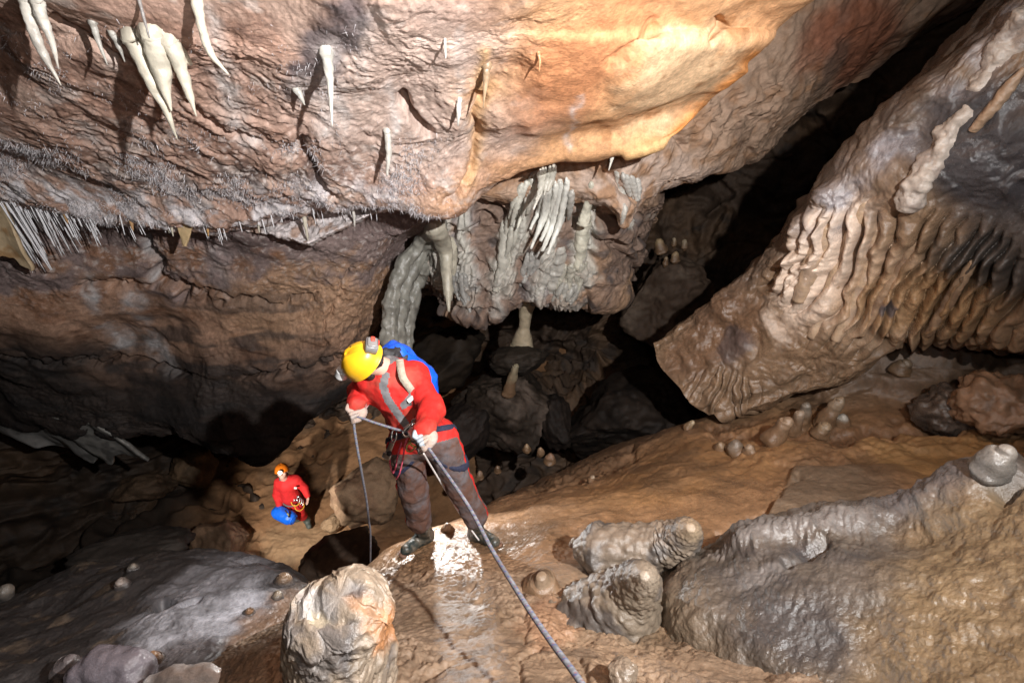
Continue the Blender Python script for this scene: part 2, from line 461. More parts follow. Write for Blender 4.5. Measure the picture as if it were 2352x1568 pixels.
def roof_disp(K):
    p, px, py = K['p'], K['px'], K['py']
    left = 1 - smooth(1000, 1450, px + 0.35 * py)
    up = smooth(150, 420, py)
    warp = np.stack([fbm(p, 2.2, 3, off=5.), fbm(p, 2.2, 3, off=25.), fbm(p, 2.2, 3, off=45.)], 1)
    q = p + 0.12 * warp
    big = 0.10 * fbm(q, 0.9, 3)
    # stepped ledges that run along the dip
    s = q @ np.array([0.35, 0.75, -0.6], np.float32)
    st = 0.010 * np.abs(np.mod(s * 3.4 + 0.8 * fbm(p, 1.3, 3, off=60.), 1.0) - 0.5)
    e1 = q[:, 0] + 0.25 * q[:, 2]; e2 = 0.84 * q[:, 1] - 0.54 * q[:, 2]
    q2 = (q - (0.45 * e2)[:, None] * np.array([0, .84, -.54], np.float32)).astype(np.float32)
    a1, _, i1 = worley2(e1 * 9.0 + 0.5 * warp[:, 0], e2 * 7.0 + 0.5 * warp[:, 1], 4)
    a2, _, i2 = worley2(e1 * 24.0 + 0.9 * warp[:, 1], e2 * 18.0 + 0.9 * warp[:, 2], 8)
    nod = 0.022 * fbm(q2, 4.2, 5, 0.58, off=2.0) + 0.018 * (0.5 - a1) * (0.4 + i1) + 0.013 * (0.5 - a2) * (0.3 + i2)
    fine = 0.007 * fbm(q2, 40.0, 4, 0.65)
    calm = 0.22 + 0.78 * smooth(-0.35, 0.45, fbm(p, 0.9, 3, off=140.) + 0.5 * up * left - 0.1)
    d = big + calm * (st * (0.1 + 0.7 * left) + nod * (0.20 + 0.95 * left) * (0.8 + 0.4 * up)) + fine * (0.25 + 0.75 * left) * (.5 + .5 * calm)
    # folds that run down the middle of the roof
    fold = 1 - np.abs(np.sin((px + 0.25 * py + 60 * fbm(p, 1.2, 3, off=33.)) / 62.0))
    fm = blob(px, py, 930, 330, 300, 190, 0, fbm(p, 1.5, 3))
    d += 0.05 * fm * (0.5 - fold)
    for cr, w, dep in ((CR1, 7, .22), (CR2, 8, .2), (CR3, 8, .16), (CR4, 6, .08), (CR5, 10, .07), (LIP, 14, .05)):
        d -= dep * groove(px, py, cr, w, 14, K)
    d -= 0.07 * groove(px, py, [(1640, 30), (1655, 60), (1632, 95)], 8, 8, K)
    d += 0.05 * groove(px, py, [(1700, 150), (1660, 205), (1600, 270), (1545, 322), (1440, 345)], 10, 3, K)
    # calcite crust lip over the ledge
    d += 0.05 * groove(px, py, [(-200, 430), (0, 450), (150, 485), (300, 507), (520, 508), (700, 488)], 14, 10, K)
    return d
def roof_col(K):
    p, px, py = K['p'], K['px'], K['py']
    f1 = fbm(p, 1.6, 4, off=4.); f2 = fbm(p, 6.0, 4, off=14.); f3 = fbm(p, 22.0, 3, off=24.); f4 = fbm(p, 3.2, 4, 0.6, off=70.)
    c = np.tile(np.array([0.46, 0.30, 0.235], np.float32), (len(p), 1))
    c = mixc(c, (0.37, 0.215, 0.155), smooth(-0.2, 0.6, f2))
    c = mixc(c, (0.50, 0.36, 0.29), 0.7 * smooth(0.1, 0.7, f1))
    c = mixc(c, (0.56, 0.44, 0.38), 0.75 * blob(px, py, 980, 200, 330, 220, 0, f1))
    # ochre and orange rock to the right
    c = mixc(c, (0.62, 0.345, 0.175), smooth(1080, 1420, px + 0.3 * py + 140 * f1))
    c = mixc(c, (0.60, 0.26, 0.12), 0.9 * blob(px, py, 1350, 110, 240, 120, -28, f1))
    c = mixc(c, (0.66, 0.46, 0.28), 0.8 * blob(px, py, 1560, 170, 170, 110, -40, f2))
    c = mixc(c, (0.66, 0.25, 0.06), 0.9 * groove(px, py, [(1730, 120), (1660, 205), (1600, 270), (1545, 322)], 15, 10, K))
    c = mixc(c, (0.66, 0.42, 0.19), 0.9 * groove(px, py, [(1545, 325), (1500, 335), (1430, 350)], 18, 6, K))
    c = mixc(c, (0.30, 0.13, 0.045), 0.65 * smooth(0.35, 0.8, f4) * smooth(1250, 1450, px))
    c = mixc(c, (0.56, 0.47, 0.42), 0.7 * smooth(0.25, 0.6, f4) * (1 - smooth(1000, 1300, px)))
    # black manganese stains
    mn = blob(px, py, 770, 70, 70, 130, 35, f2) + 0.7 * blob(px, py, 700, 190, 60, 50, 0, f2)
    c = mixc(c, (0.10, 0.085, 0.095), 0.85 * np.clip(mn, 0, 1))
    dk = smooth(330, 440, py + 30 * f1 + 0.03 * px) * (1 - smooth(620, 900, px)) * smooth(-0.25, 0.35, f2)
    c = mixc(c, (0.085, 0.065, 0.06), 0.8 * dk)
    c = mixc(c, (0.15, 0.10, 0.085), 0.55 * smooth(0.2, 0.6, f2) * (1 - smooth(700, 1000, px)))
    # calcite films running down
    for pts, w, a in (([(470, 0), (500, 120), (535, 240)], 22, .75), ([(750, 110), (762, 200), (770, 290)], 26, .7), ([(530, 230), (570, 330)], 30, .5),
                      ([(690, 200), (740, 230), (790, 330)], 30, .45), ([(880, 200), (900, 260), (890, 380)], 12, .6), ([(1050, 60), (1060, 270)], 10, .4),
                      ([(1320, 230), (1300, 340)], 8, .5), ([(200, 300), (250, 360)], 20, .4), ([(860, 20), (830, 120)], 24, .4)):
        c = mixc(c, (0.66, 0.60, 0.57), np.clip(a * groove(px, py, pts, w, 22, K) * (0.8 + 0.8 * f2), 0, 1))
    c = mixc(c, (0.60, 0.36, 0.16), 0.7 * groove(px, py, [(1110, 120), (1115, 230), (1095, 330), (1080, 420)], 16, 14, K))
    cr = groove(px, py, [(-200, 440), (0, 440), (150, 470), (300, 500), (520, 505), (640, 495), (760, 470), (900, 470)], 46, 30, K)
    c = mixc(c, (0.76, 0.71, 0.72), np.clip(1.1 * cr * smooth(-0.3, 0.35, f2), 0, 1))
    c = mixc(c, (0.66, 0.58, 0.54), 0.7 * smooth(0.25, 0.55, f3 + 0.4 * f2) * smooth(220, 420, py) * (1 - smooth(900, 1150, px)))
    c *= (1 + 0.22 * f3)[:, None]
    wet = 0.15 + 0.6 * blob(px, py, 1110, 440, 130, 40, 0, f2) + 0.5 * cr
    return c, np.clip(wet, 0, 1)
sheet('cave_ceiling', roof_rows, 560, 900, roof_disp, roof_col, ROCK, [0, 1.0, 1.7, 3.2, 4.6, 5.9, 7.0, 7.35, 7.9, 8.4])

# ---- white crusted shelf under the roof edge
she_rows = [
 [(480, 420, 5.5), (600, 410, 5.5), (700, 400, 5.5), (800, 390, 5.5), (900, 390, 5.5), (980, 400, 5.5)],
 [(490, 480, 5.0), (600, 475, 4.95), (700, 468, 4.9), (800, 450, 4.85), (880, 440, 4.85), (950, 450, 4.9)],
 [(505, 515, 4.85), (600, 520, 4.8), (690, 530, 4.75), (760, 505, 4.75), (840, 478, 4.75), (900, 470, 4.8)],
 [(510, 522, 4.85), (600, 532, 4.75), (660, 546, 4.7), (705, 562, 4.68), (760, 535, 4.7), (842, 498, 4.7), (890, 478, 4.8)],
 [(510, 515, 5.2), (600, 522, 5.2), (705, 545, 5.2), (760, 520, 5.2), (842, 485, 5.2), (890, 465, 5.2)],
 [(510, 470, 6.2), (705, 480, 6.2), (890, 420, 6.2)],
]
def she_col(K):
    p = K['p']; f2 = fbm(p, 7.0, 4, off=14.); f3 = fbm(p, 26, 3)
    c = np.tile(np.array([0.62, 0.56, 0.55], np.float32), (len(p), 1))
    c = mixc(c, (0.36, 0.25, 0.2), smooth(0.0, 0.5, f2)); c *= (1 + .3 * f3)[:, None]
    return c, np.full(len(p), .7)
sheet('cave_ceiling', she_rows, 130, 260, lambda K: 0.05 * fbm(K['p'], 3.0, 4) + 0.012 * fbm(K['p'], 24, 3), she_col, ROCK)

# ---- second, smoother roof panel on the right --------------------------------
pan_rows = [
 [('c', -1, 3.4, 2.8), ('c', 1.5, 3.6, 2.8), ('c', 3.2, 3.8, 2.8), ('c', 5.5, 4.4, 2.8)],
 [(1350, -200, 4.4), (1500, -200, 4.4), (1800, -200, 4.4), (2150, -240, 4.5), (2600, -340, 4.6)],
 [(1300, 0, 4.7), (1450, 0, 4.6), (1700, 0, 4.6), (1950, 0, 4.8), (2200, -20, 5.2), (2430, -100, 5.6)],
 [(1250, 150, 5.0), (1350, 150, 4.9), (1600, 160, 4.75), (1800, 150, 5.0), (1980, 130, 5.4), (2160, 60, 6.0)],
 [(1180, 280, 5.2), (1300, 280, 5.0), (1500, 285, 4.75), (1650, 280, 5.0), (1800, 265, 5.5), (1930, 215, 6.1)],
 [(1110, 370, 5.2), (1200, 360, 4.95), (1300, 350, 4.8), (1420, 380, 4.75), (1520, 380, 4.95), (1630, 365, 5.3), (1740, 330, 5.8), (1830, 290, 6.4)],
 [(1060, 455, 5.2), (1130, 462, 5.1), (1200, 462, 5.1), (1300, 458, 5.1), (1400, 478, 5.05), (1435, 514, 5.1), (1500, 458, 5.2), (1600, 402, 5.5), (1700, 372, 5.9), (1800, 320, 6.5)],
 [(1060, 440, 5.8), (1200, 440, 5.7), (1300, 430, 5.7), (1400, 455, 5.7), (1440, 490, 5.7), (1500, 430, 5.8), (1600, 375, 6.1), (1700, 340, 6.5), (1800, 290, 7.0)],
 [(1080, 250, 7.5), (1300, 250, 7.5), (1450, 300, 7.5), (1600, 250, 7.8), (1800, 150, 8.2)],
]
def pan_disp(K):
    p, px, py = K['p'], K['px'], K['py']
    q = p + 0.2 * np.stack([fbm(p, 1.5, 3, off=5.), fbm(p, 1.5, 3, off=25.), fbm(p, 1.5, 3, off=45.)], 1)
    d = 0.12 * fbm(q, 0.8, 4) + 0.03 * fbm(q, 5.0, 4) + 0.008 * fbm(q, 26, 3)
    net = ridged(q, 6.0, 2, off=7.); m = blob(px, py, 1700, 250, 150, 60, -20, fbm(p, 2, 2))
    d += 0.05 * m * smooth(0.5, 0.95, net)
    for cr, w in (([(1385, 395), (1410, 360), (1425, 340)], 8), ([(1395, 400), (1440, 440), (1470, 460)], 10), ([(1560, 290), (1580, 350)], 5)):
        d -= 0.12 * groove(px, py, cr, w, 8, K)
    return d
def pan_col(K):
    p, px, py = K['p'], K['px'], K['py']
    f1 = fbm(p, 1.1, 4, off=4.); f2 = fbm(p, 5.0, 4, off=14.); f3 = fbm(p, 24, 3, off=2.)
    c = np.tile(np.array([0.40, 0.27, 0.19], np.float32), (len(p), 1))
    c = mixc(c, (0.48, 0.36, 0.29), blob(px, py, 1480, 420, 180, 90, 0, f2))
    c = mixc(c, (0.34, 0.20, 0.12), smooth(-0.1, 0.6, f2))
    c = mixc(c, (0.30, 0.10, 0.05), 0.8 * blob(px, py, 1960, 80, 140, 110, -40, f1))
    c = mixc(c, (0.16, 0.10, 0.075), 0.7 * smooth(0.2, 0.6, f1) * smooth(1550, 1750, px))
    c *= (1 + 0.2 * f3)[:, None]
    return c, np.full(len(p), 0.1)
sheet('cave_ceiling', pan_rows, 330, 420, pan_disp, pan_col, SMOOTHROCK)

# ---- hanging rock in the middle --------------------------------------------------
mid_rows = [
 [(860, 330, 7.0), (1050, 320, 6.6), (1200, 300, 6.4), (1350, 290, 6.3), (1500, 300, 6.6)],
 [(860, 400, 6.6), (950, 395, 6.0), (1050, 395, 5.7), (1200, 390, 5.5), (1350, 400, 5.45), (1480, 420, 6.0), (1530, 430, 7.0)],
 [(880, 490, 7.0), (940, 490, 6.2), (1030, 490, 5.8), (1180, 480, 5.6), (1300, 480, 5.65), (1400, 490, 5.8), (1480, 500, 6.5), (1520, 500, 7.4)],
 [(910, 580, 7.4), (950, 580, 6.7), (1030, 580, 6.1), (1160, 570, 5.9), (1270, 570, 6.0), (1370, 560, 6.1), (1430, 570, 6.6), (1470, 570, 7.5)],
 [(950, 650, 7.8), (980, 650, 7.0), (1040, 650, 6.4), (1130, 660, 6.25), (1230, 650, 6.25), (1330, 640, 6.35), (1415, 640, 6.8), (1440, 640, 7.6)],
 [(975, 690, 7.9), (1000, 695, 7.1), (1045, 714, 6.65), (1120, 735, 6.5), (1175, 700, 6.5), (1260, 695, 6.5), (1340, 690, 6.6), (1415, 682, 6.95), (1440, 670, 7.7)],
 [(975, 670, 8.2), (1000, 675, 7.7), (1045, 694, 7.3), (1120, 710, 7.2), (1175, 680, 7.2), (1260, 675, 7.2), (1340, 670, 7.25), (1415, 665, 7.6), (1440, 650, 8.2)],
 [(960, 560, 9.3), (1100, 580, 9.3), (1250, 560, 9.3), (1440, 560, 9.3)],
]
def mid_disp(K):
    p, px, py = K['p'], K['px'], K['py']
    q = p + 0.2 * np.stack([fbm(p, 1.5, 3, off=5.), fbm(p, 1.5, 3, off=25.), fbm(p, 1.5, 3, off=45.)], 1)
    cel, c2, idn = worley2((px + 60 * fbm(p, 1.5, 3)) / 120.0, (py + 60 * fbm(p, 1.5, 3, off=9.)) / 95.0, 5)
    d = 0.16 * fbm(q, 0.9, 4) + 0.03 * fbm(q, 6.0, 4) + 0.012 * fbm(q, 26, 3) + 0.22 * (idn - 0.5) * smooth(0.02, 0.18, c2 - cel)
    d -= 0.09 * (1 - smooth(0.0, 0.09, c2 - cel))
    m = calc_mask(K)
    s = (px + 0.30 * py + 26 * fbm(p, 1.6, 3, off=61.)) / 17.0
    d = d * (1 - .45 * m) + m * (0.05 + 0.075 * (np.abs(np.sin(np.pi * s)) ** .7 - .4) * (0.5 + .7 * np.abs(np.sin(np.floor(s) * 5.1))) + .03 * fbm(p * np.array([2, 2, .7], np.float32), 4.0, 3))
    return d
def calc_mask(K):
    p, px, py = K['p'], K['px'], K['py']; f = fbm(p * np.array([1.6, 1.6, .6], np.float32), 3.0, 4, off=44.)
    m = 0
    for pts, w in (([(1222, 400), (1200, 470), (1172, 560), (1150, 660)], 30), ([(1282, 430), (1262, 520), (1248, 610), (1240, 690)], 26), ([(1352, 430), (1342, 520), (1326, 620), (1300, 690)], 28), ([(1020, 470), (1000, 560), (1030, 640)], 30), ([(1064, 480), (1070, 600), (1085, 700)], 18), ([(1430, 400), (1432, 500)], 12)):
        m = np.maximum(m, groove(px, py, pts, w, 14, K))
    return np.clip((m - .25 + .5 * f) * 1.7, 0, 1)
def mid_col(K):
    p, px, py = K['p'], K['px'], K['py']
    f1 = fbm(p, 1.0, 4, off=4.); f2 = fbm(p, 4.0, 4, off=14.); f3 = fbm(p, 22, 3, off=2.)
    c = np.tile(np.array([0.22, 0.15, 0.115], np.float32), (len(p), 1))
    c = mixc(c, (0.35, 0.22, 0.14), smooth(0.0, 0.6, f1))
    c = mixc(c, (0.36, 0.25, 0.19), blob(px, py, 1300, 430, 200, 70, 0, f2))
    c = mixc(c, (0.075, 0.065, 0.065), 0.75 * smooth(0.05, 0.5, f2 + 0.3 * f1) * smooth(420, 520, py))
    c = mixc(c, (0.42, 0.41, 0.43), 0.65 * groove(px, py, [(1060, 500), (1065, 560), (1075, 640)], 22, 25, K))
    c = mixc(c, (0.46, 0.45, 0.42), 0.6 * np.clip(groove(px, py, [(1190, 450), (1170, 560), (1150, 640), (1140, 700)], 18, 22, K), 0, 1))
    c = mixc(c, (0.40, 0.38, 0.40), 0.6 * np.clip(groove(px, py, [(1270, 560), (1250, 620), (1260, 690)], 26, 30, K) * (0.6 + f2), 0, 1))
    c = mixc(c, (0.52, 0.50, 0.445), .9 * calc_mask(K) * (1 - .45 * smooth(560, 700, py)))
    c *= (1 + 0.25 * f3)[:, None]
    return c, np.clip(0.2 + 0.5 * f2, 0, 1)
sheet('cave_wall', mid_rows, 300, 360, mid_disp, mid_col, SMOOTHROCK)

# ---- overhanging wall on the left --------------------------------------------------
wl_rows = [
 [(-900, 250, 6.6), (-400, 280, 6.4), (0, 300, 6.4), (300, 330, 6.4), (600, 330, 6.4), (850, 330, 6.4), (1000, 350, 6.4)],
 [(-900, 380, 5.1), (-400, 420, 4.95), (0, 440, 4.95), (300, 478, 4.95), (600, 478, 4.95), (850, 445, 4.95), (960, 450, 5.0), (1020, 450, 5.4)],
 [(-900, 500, 5.05), (-400, 515, 4.95), (0, 530, 4.95), (250, 560, 5.05), (500, 570, 5.1), (750, 555, 5.1), (900, 540, 5.05), (985, 515, 5.05), (1015, 500, 5.6)],
 [(-900, 620, 5.2), (-400, 650, 5.2), (0, 650, 5.25), (300, 670, 5.5), (550, 680, 5.5), (750, 640, 5.45), (850, 612, 5.4), (905, 590, 5.5), (925, 570, 6.1)],
 [(-900, 720, 5.5), (-400, 740, 5.4), (0, 740, 5.5), (300, 760, 6.0), (550, 770, 6.0), (720, 740, 5.9), (820, 695, 6.0), (875, 650, 6.3), (905, 630, 7.0)],
 [(-900, 820, 5.8), (-400, 830, 5.8), (0, 830, 6.0), (300, 850, 6.3), (520, 870, 6.2), (680, 860, 6.2), (780, 810, 6.4), (840, 760, 6.9), (880, 740, 7.6)],
 [(-900, 900, 6.4), (-400, 910, 6.4), (0, 930, 6.6), (250, 960, 6.6), (450, 970, 6.4), (620, 955, 6.4), (725, 900, 6.5), (800, 845, 7.0), (840, 820, 7.7)],
 [(-900, 950, 7), (-400, 960, 7), (0, 960, 7.2), (200, 1000, 7.0), (370, 1005, 6.8), (480, 1035, 6.6), (580, 1078, 6.5), (650, 1045, 6.55), (710, 985, 6.7), (785, 912, 7.1), (815, 880, 7.8)],
 [(-900, 930, 7.8), (-400, 940, 7.8), (0, 945, 7.9), (200, 980, 7.6), (370, 985, 7.4), (480, 1010, 7.2), (580, 1045, 7.1), (650, 1015, 7.15), (710, 960, 7.3), (785, 890, 7.7), (805, 860, 8.2)],
 [(-900, 800, 10), (0, 820, 10), (370, 860, 9.6), (580, 900, 9.5), (710, 850, 9.6), (800, 790, 9.8)],
]
def wl_disp(K):
    p, px, py = K['p'], K['px'], K['py']
    q = p + 0.15 * np.stack([fbm(p, 1.5, 3, off=5.), fbm(p, 1.5, 3, off=25.), fbm(p, 1.5, 3, off=45.)], 1)
    lay = np.mod((py - 0.06 * px + 70 * fbm(p, 0.6, 3, off=19.)) / 62.0, 1.0)
    bed = lay * (1 - smooth(0.86, 1.0, lay))
    calm = 0.25 + 0.75 * smooth(-.3, .4, fbm(p, .8, 3, off=141.))
    d = 0.20 * fbm(q, 0.7, 3) + calm * 0.055 * bed * smooth(620, 720, py) * smooth(-.3, .3, fbm(p, .8, 2, off=88.)) + calm * (0.026 * fbm(q, 4.5, 4, 0.6) + 0.011 * fbm(q, 20, 3, 0.6))
    d += calm * 0.014 * (np.abs(fbm(q, 11, 3, off=4.)) - .3)
    for cr, w, dep in (([(330, 560), (355, 640), (420, 690)], 10, .2), ([(180, 655), (400, 668), (600, 705), (720, 690)], 6, .1), ([(560, 860), (700, 848), (830, 800)], 5, .12),
                       ([(0, 815), (200, 825), (330, 835), (420, 870)], 5, .12), ([(800, 640), (760, 720), (745, 800)], 5, .06)):
        d -= dep * groove(px, py, cr, w, 16, K)
    return d
def wl_col(K):
    p, px, py = K['p'], K['px'], K['py']
    f1 = fbm(p, 0.9, 4, off=4.); f2 = fbm(p, 3.5, 5, 0.6, off=14.); f3 = fbm(p, 18, 4, 0.6, off=2.); f4 = fbm(p * np.array([.35, .5, 2.2], np.float32), 2.2, 4, off=77.)
    c = np.tile(np.array([0.36, 0.215, 0.145], np.float32), (len(p), 1))
    c = mixc(c, (0.24, 0.125, 0.075), smooth(-0.15, 0.5, f2))
    c = mixc(c, (0.44, 0.28, 0.175), 0.6 * blob(px, py, 720, 690, 220, 130, -15, f1))
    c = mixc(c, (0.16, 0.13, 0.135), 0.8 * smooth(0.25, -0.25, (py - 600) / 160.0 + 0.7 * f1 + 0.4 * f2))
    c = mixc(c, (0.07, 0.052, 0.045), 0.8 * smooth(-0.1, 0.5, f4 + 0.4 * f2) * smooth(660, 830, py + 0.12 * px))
    c = mixc(c, (0.020, 0.0175, 0.017), 0.95 * smooth(730, 880, py + 60 * f1 + 0.10 * (400 - px)))  # shade under the overhang painted in; also hides the caver's cast shadow
    for pts, w, a in (([(330, 570), (345, 620), (350, 640)], 12, .9), ([(195, 630), (210, 700), (250, 760), (280, 790)], 16, .7), ([(290, 690), (310, 740), (345, 800), (370, 830)], 18, .75), ([(490, 590), (500, 640)], 25, .35)):
        c = mixc(c, (0.42, 0.40, 0.40), np.clip(a * groove(px, py, pts, w, 20, K) * (0.7 + f2), 0, 1))
    c = mixc(c, (0.40, 0.36, 0.34), 0.5 * smooth(0.35, 0.6, f3 + 0.3 * f2) * (1 - smooth(600, 760, py)))
    c *= (1 + 0.26 * f3)[:, None]
    return c, np.full(len(p), 0.08)
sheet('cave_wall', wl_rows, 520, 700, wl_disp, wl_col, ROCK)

# ---- descending flowstone slope with the main figure ---------------------------------
sl_rows = [
 [('c', -3.2, -1.6, -.8), ('c', -.5, -1.1, -.8), ('c', .6, -1.0, -.8), ('c', 1.8, -.7, -.8), ('c', 3.6, -.1, -.8)],
 [('c', -2.4, -1.7, .5), ('c', -1.0, -1.25, .5), ('c', -.3, -.98, .5), ('c', .5, -.95, .5), ('c', 1.5, -.8, .5), ('c', 3.2, -.2, .5)],
 [(300, 1700, 1.9), (480, 1650, 1.8), (700, 1620, 1.6), (1000, 1600, 1.5), (1300, 1590, 1.45), (1600, 1590, 1.48), (1900, 1580, 1.5), (2400, 1560, 1.5), (2900, 1450, 1.5)],
 [(400, 1560, 2.5), (560, 1500, 2.2), (720, 1450, 2.1), (900, 1440, 2.1), (1150, 1430, 2.1), (1400, 1430, 2.07), (1650, 1420, 2.1), (2000, 1390, 2.1), (2400, 1340, 2.1), (2800, 1250, 2.1)],
 [(560, 1480, 3.2), (700, 1400, 2.75), (820, 1350, 2.75), (950, 1325, 2.75), (1150, 1310, 2.7), (1400, 1300, 2.7), (1700, 1285, 2.75), (2000, 1240, 2.75), (2400, 1180, 2.7), (2800, 1100, 2.6)],
 [(700, 1440, 3.9), (795, 1345, 3.35), (870, 1303, 3.3), (1000, 1262, 3.36), (1120, 1250, 3.3), (1300, 1230, 3.3), (1550, 1200, 3.3), (1800, 1160, 3.3), (2050, 1120, 3.3), (2400, 1080, 3.2), (2750, 1020, 3.1)],
 [(790, 1420, 4.4), (852, 1298, 3.8), (984, 1217, 3.9), (1060, 1197, 4.0), (1194, 1173, 4.1), (1350, 1130, 4.2), (1500, 1090, 4.2), (1700, 1060, 4.1), (1900, 1035, 4.0), (2150, 1015, 3.9), (2400, 1005, 3.8), (2700, 980, 3.6)],
 [(850, 1480, 5), (920, 1330, 4.5), (1010, 1240, 4.6), (1100, 1180, 4.9), (1200, 1125, 5.2), (1350, 1065, 5.4), (1480, 1022, 5.3), (1600, 987, 5.1), (1760, 965, 4.85), (2000, 945, 4.6), (2400, 940, 4.2), (2700, 910, 4.0)],
 [(880, 1600, 6), (950, 1400, 5.2), (1040, 1330, 5.4), (1120, 1220, 5.9), (1230, 1115, 6.4), (1380, 1040, 6.5), (1530, 990, 6.1), (1650, 950, 5.7), (1800, 920, 5.2), (2050, 870, 4.75), (2400, 860, 4.3), (2700, 840, 4.1)],
 [(900, 1700, 7), (1000, 1500, 6), (1080, 1420, 6.5), (1180, 1300, 7), (1280, 1180, 7.3), (1420, 1090, 7.4), (1560, 1030, 7), (1700, 965, 6.1), (1850, 885, 5.3), (2080, 800, 4.8), (2400, 800, 4.35), (2700, 770, 4.1)],
 [(1000, 1700, 8), (1200, 1500, 8), (1400, 1350, 8.5), (1600, 1200, 8.5), (1800, 1000, 8), (2100, 730, 5.4), (2400, 720, 5.0), (2700, 690, 4.7)],
]
def sl_disp(K):
    p, px, py = K['p'], K['px'], K['py']
    q = p + 0.12 * np.stack([fbm(p, 1.5, 3, off=5.), fbm(p, 1.5, 3, off=25.), fbm(p, 1.5, 3, off=45.)], 1)
    near = smooth(1180, 1330, py)
    d = 0.05 * fbm(q, 1.1, 3) + 0.016 * fbm(q, 4.5, 4)
    lump = 0.026 * (0.35 - np.abs(fbm(q, 8.0, 3, 0.55, off=6.))) + 0.012 * (0.3 - np.abs(fbm(q, 24.0, 3, 0.6, off=3.)))
    rip = blob(px, py, 1150, 1290, 170, 60, -10, fbm(p, 3, 3))
    ph = (px * 0.35 + py * 0.94 + 30 * fbm(p, 3.0, 3, off=41.)) / 11.0
    d += lump * near * (0.2 + 0.8 * smooth(-.25, .4, fbm(p, 1.7, 3, off=142.))) + 0.006 * rip * (np.mod(ph, 1.0) - 0.5)
    d += 0.003 * fbm(q, 40, 3, 0.65)
    # broken rim of the grey slab
    rim = groove(px, py, [(1838, 1100), (1800, 1120), (1790, 1150), (1745, 1180), (1640, 1215)], 7, 8, K)
    inside = smooth(-4, 10, (px - 1790) * 0.9 + (py - 1130) * 0.45) * smooth(1060, 1080, py) * (1 - smooth(1230, 1270, py)) * (1 - smooth(2040, 2150, px))
    d += 0.055 * inside - 0.05 * rim
    # low terraces on the right, crossing hollows
    d -= 0.10 * groove(px, py, [(1640, 985), (1900, 1000), (2150, 985), (2400, 985)], 16, 14, K)
    d += 0.06 * groove(px, py, [(1700, 1040), (1950, 1030), (2200, 1010), (2420, 1010)], 18, 20, K)
    d += 0.16 * blob(px, py, 2050, 850, 200, 70, -4, fbm(p, 1.5, 3)) + 0.08 * (0.3 - np.abs(fbm(q, 2.5, 3, off=8.))) * (1 - smooth(900, 1000, py)) * smooth(1700, 1850, px)
    d -= 0.16 * groove(px, py, [(1230, 1120), (1330, 1085), (1450, 1040)], 13, 10, K) * 0.6
    for cr in ([(1205, 1460), (1210, 1400), (1195, 1340)], [(1190, 1568), (1195, 1500), (1240, 1480)], [(1340, 1568), (1350, 1530), (1330, 1500)]):
        d -= 0.014 * groove(px, py, cr, 5, 10, K)
    return d
def sl_col(K):
    p, px, py = K['p'], K['px'], K['py']
    f1 = fbm(p, 1.2, 4, off=4.); f2 = fbm(p, 4.5, 4, off=14.); f3 = fbm(p, 22, 3, off=2.); f4 = fbm(p, 9, 4, off=31.)
    c = np.tile(np.array([0.30, 0.175, 0.095], np.float32), (len(p), 1))
    near = smooth(1230, 1380, py + 40 * f1)
    c = mixc(c, (0.23, 0.165, 0.115), near)
    c = mixc(c, (0.27, 0.19, 0.128), near * smooth(1050, 1250, px + 60 * f2) * (1 - smooth(1500, 1620, px)))
    c = mixc(c, (0.16, 0.11, 0.07), 0.8 * near * smooth(0.1, 0.5, f1 + 0.5 * f2))
    c = mixc(c, (0.36, 0.20, 0.09), 0.8 * blob(px, py, 1600, 1080, 330, 80, -16, f1))
    c = mixc(c, (0.21, 0.155, 0.11), 0.95 * smooth(-8, 14, (px - 1790) * 0.9 + (py - 1130) * 0.45 + 10 * f2) * smooth(1050, 1090, py) * (1 - smooth(1200, 1240, py - 0.08 * (px - 1800))) * (1 - smooth(1960, 2150, px + 60 * f1)))
    c = mixc(c, (0.44, 0.27, 0.12), 0.8 * blob(px, py, 2170, 1060, 240, 70, 6, f1))
    c = mixc(c, (0.19, 0.105, 0.06), 0.75 * groove(px, py, [(1640, 985), (1900, 1000), (2150, 985), (2400, 985)], 20, 24, K))
    c = mixc(c, (0.20, 0.135, 0.095), 0.8 * (1 - smooth(880, 960, py + 30 * f1)) * smooth(1650, 1800, px))
    c = mixc(c, (0.16, 0.10, 0.06), 0.6 * smooth(0.15, 0.6, f1) * (1 - near))
    c = mixc(c, (0.13, 0.08, 0.05), 0.8 * smooth(4.6, 5.6, K['z'] + 0.3 * f1) * (1 - smooth(1500, 1700, px)))  # darker with depth: shadow on the far slope put into the colour
    c = mixc(c, (0.36, 0.25, 0.165), 0.5 * smooth(0.3, 0.7, f4) * near)
    c = mixc(c, (0.10, 0.07, 0.05), 0.6 * smooth(0.25, 0.6, fbm(p, 6.0, 4, 0.6, off=51.)) * near)
    c = mixc(c, (0.34, 0.15, 0.07), 0.3 * blob(px, py, 1260, 1430, 70, 60, 0, f4))
    st = fbm(p * np.array([0.5, 0.5, 3.0], np.float32), 9.0, 4, off=11.)
    c *= np.array([.76, .73, .69], np.float32)[None, :] * (1 + 0.2 * f3 + 0.16 * st * (1 - near) + .22 * fbm(p, 2.6, 4, 0.6, off=120.))[:, None]
    wet = 0.33 + 0.4 * f1 + 0.35 * f2 - 0.75 * blob(px, py, 1020, 1440, 190, 110, 0, f2) + 0.9 * blob(px, py, 1010, 1275, 110, 60, 0, f2 + f4) + 0.5 * blob(px, py, 1600, 1160, 260, 50, -12, f2)
    return c, np.clip(wet, 0, 1)
sheet('rock_slope', sl_rows, 760, 760, sl_disp, sl_col, FLOW, [0, .9, 2.0, 4.0, 5.8, 7.2, 8.6, 9.6, 10.4, 11, 11.5])

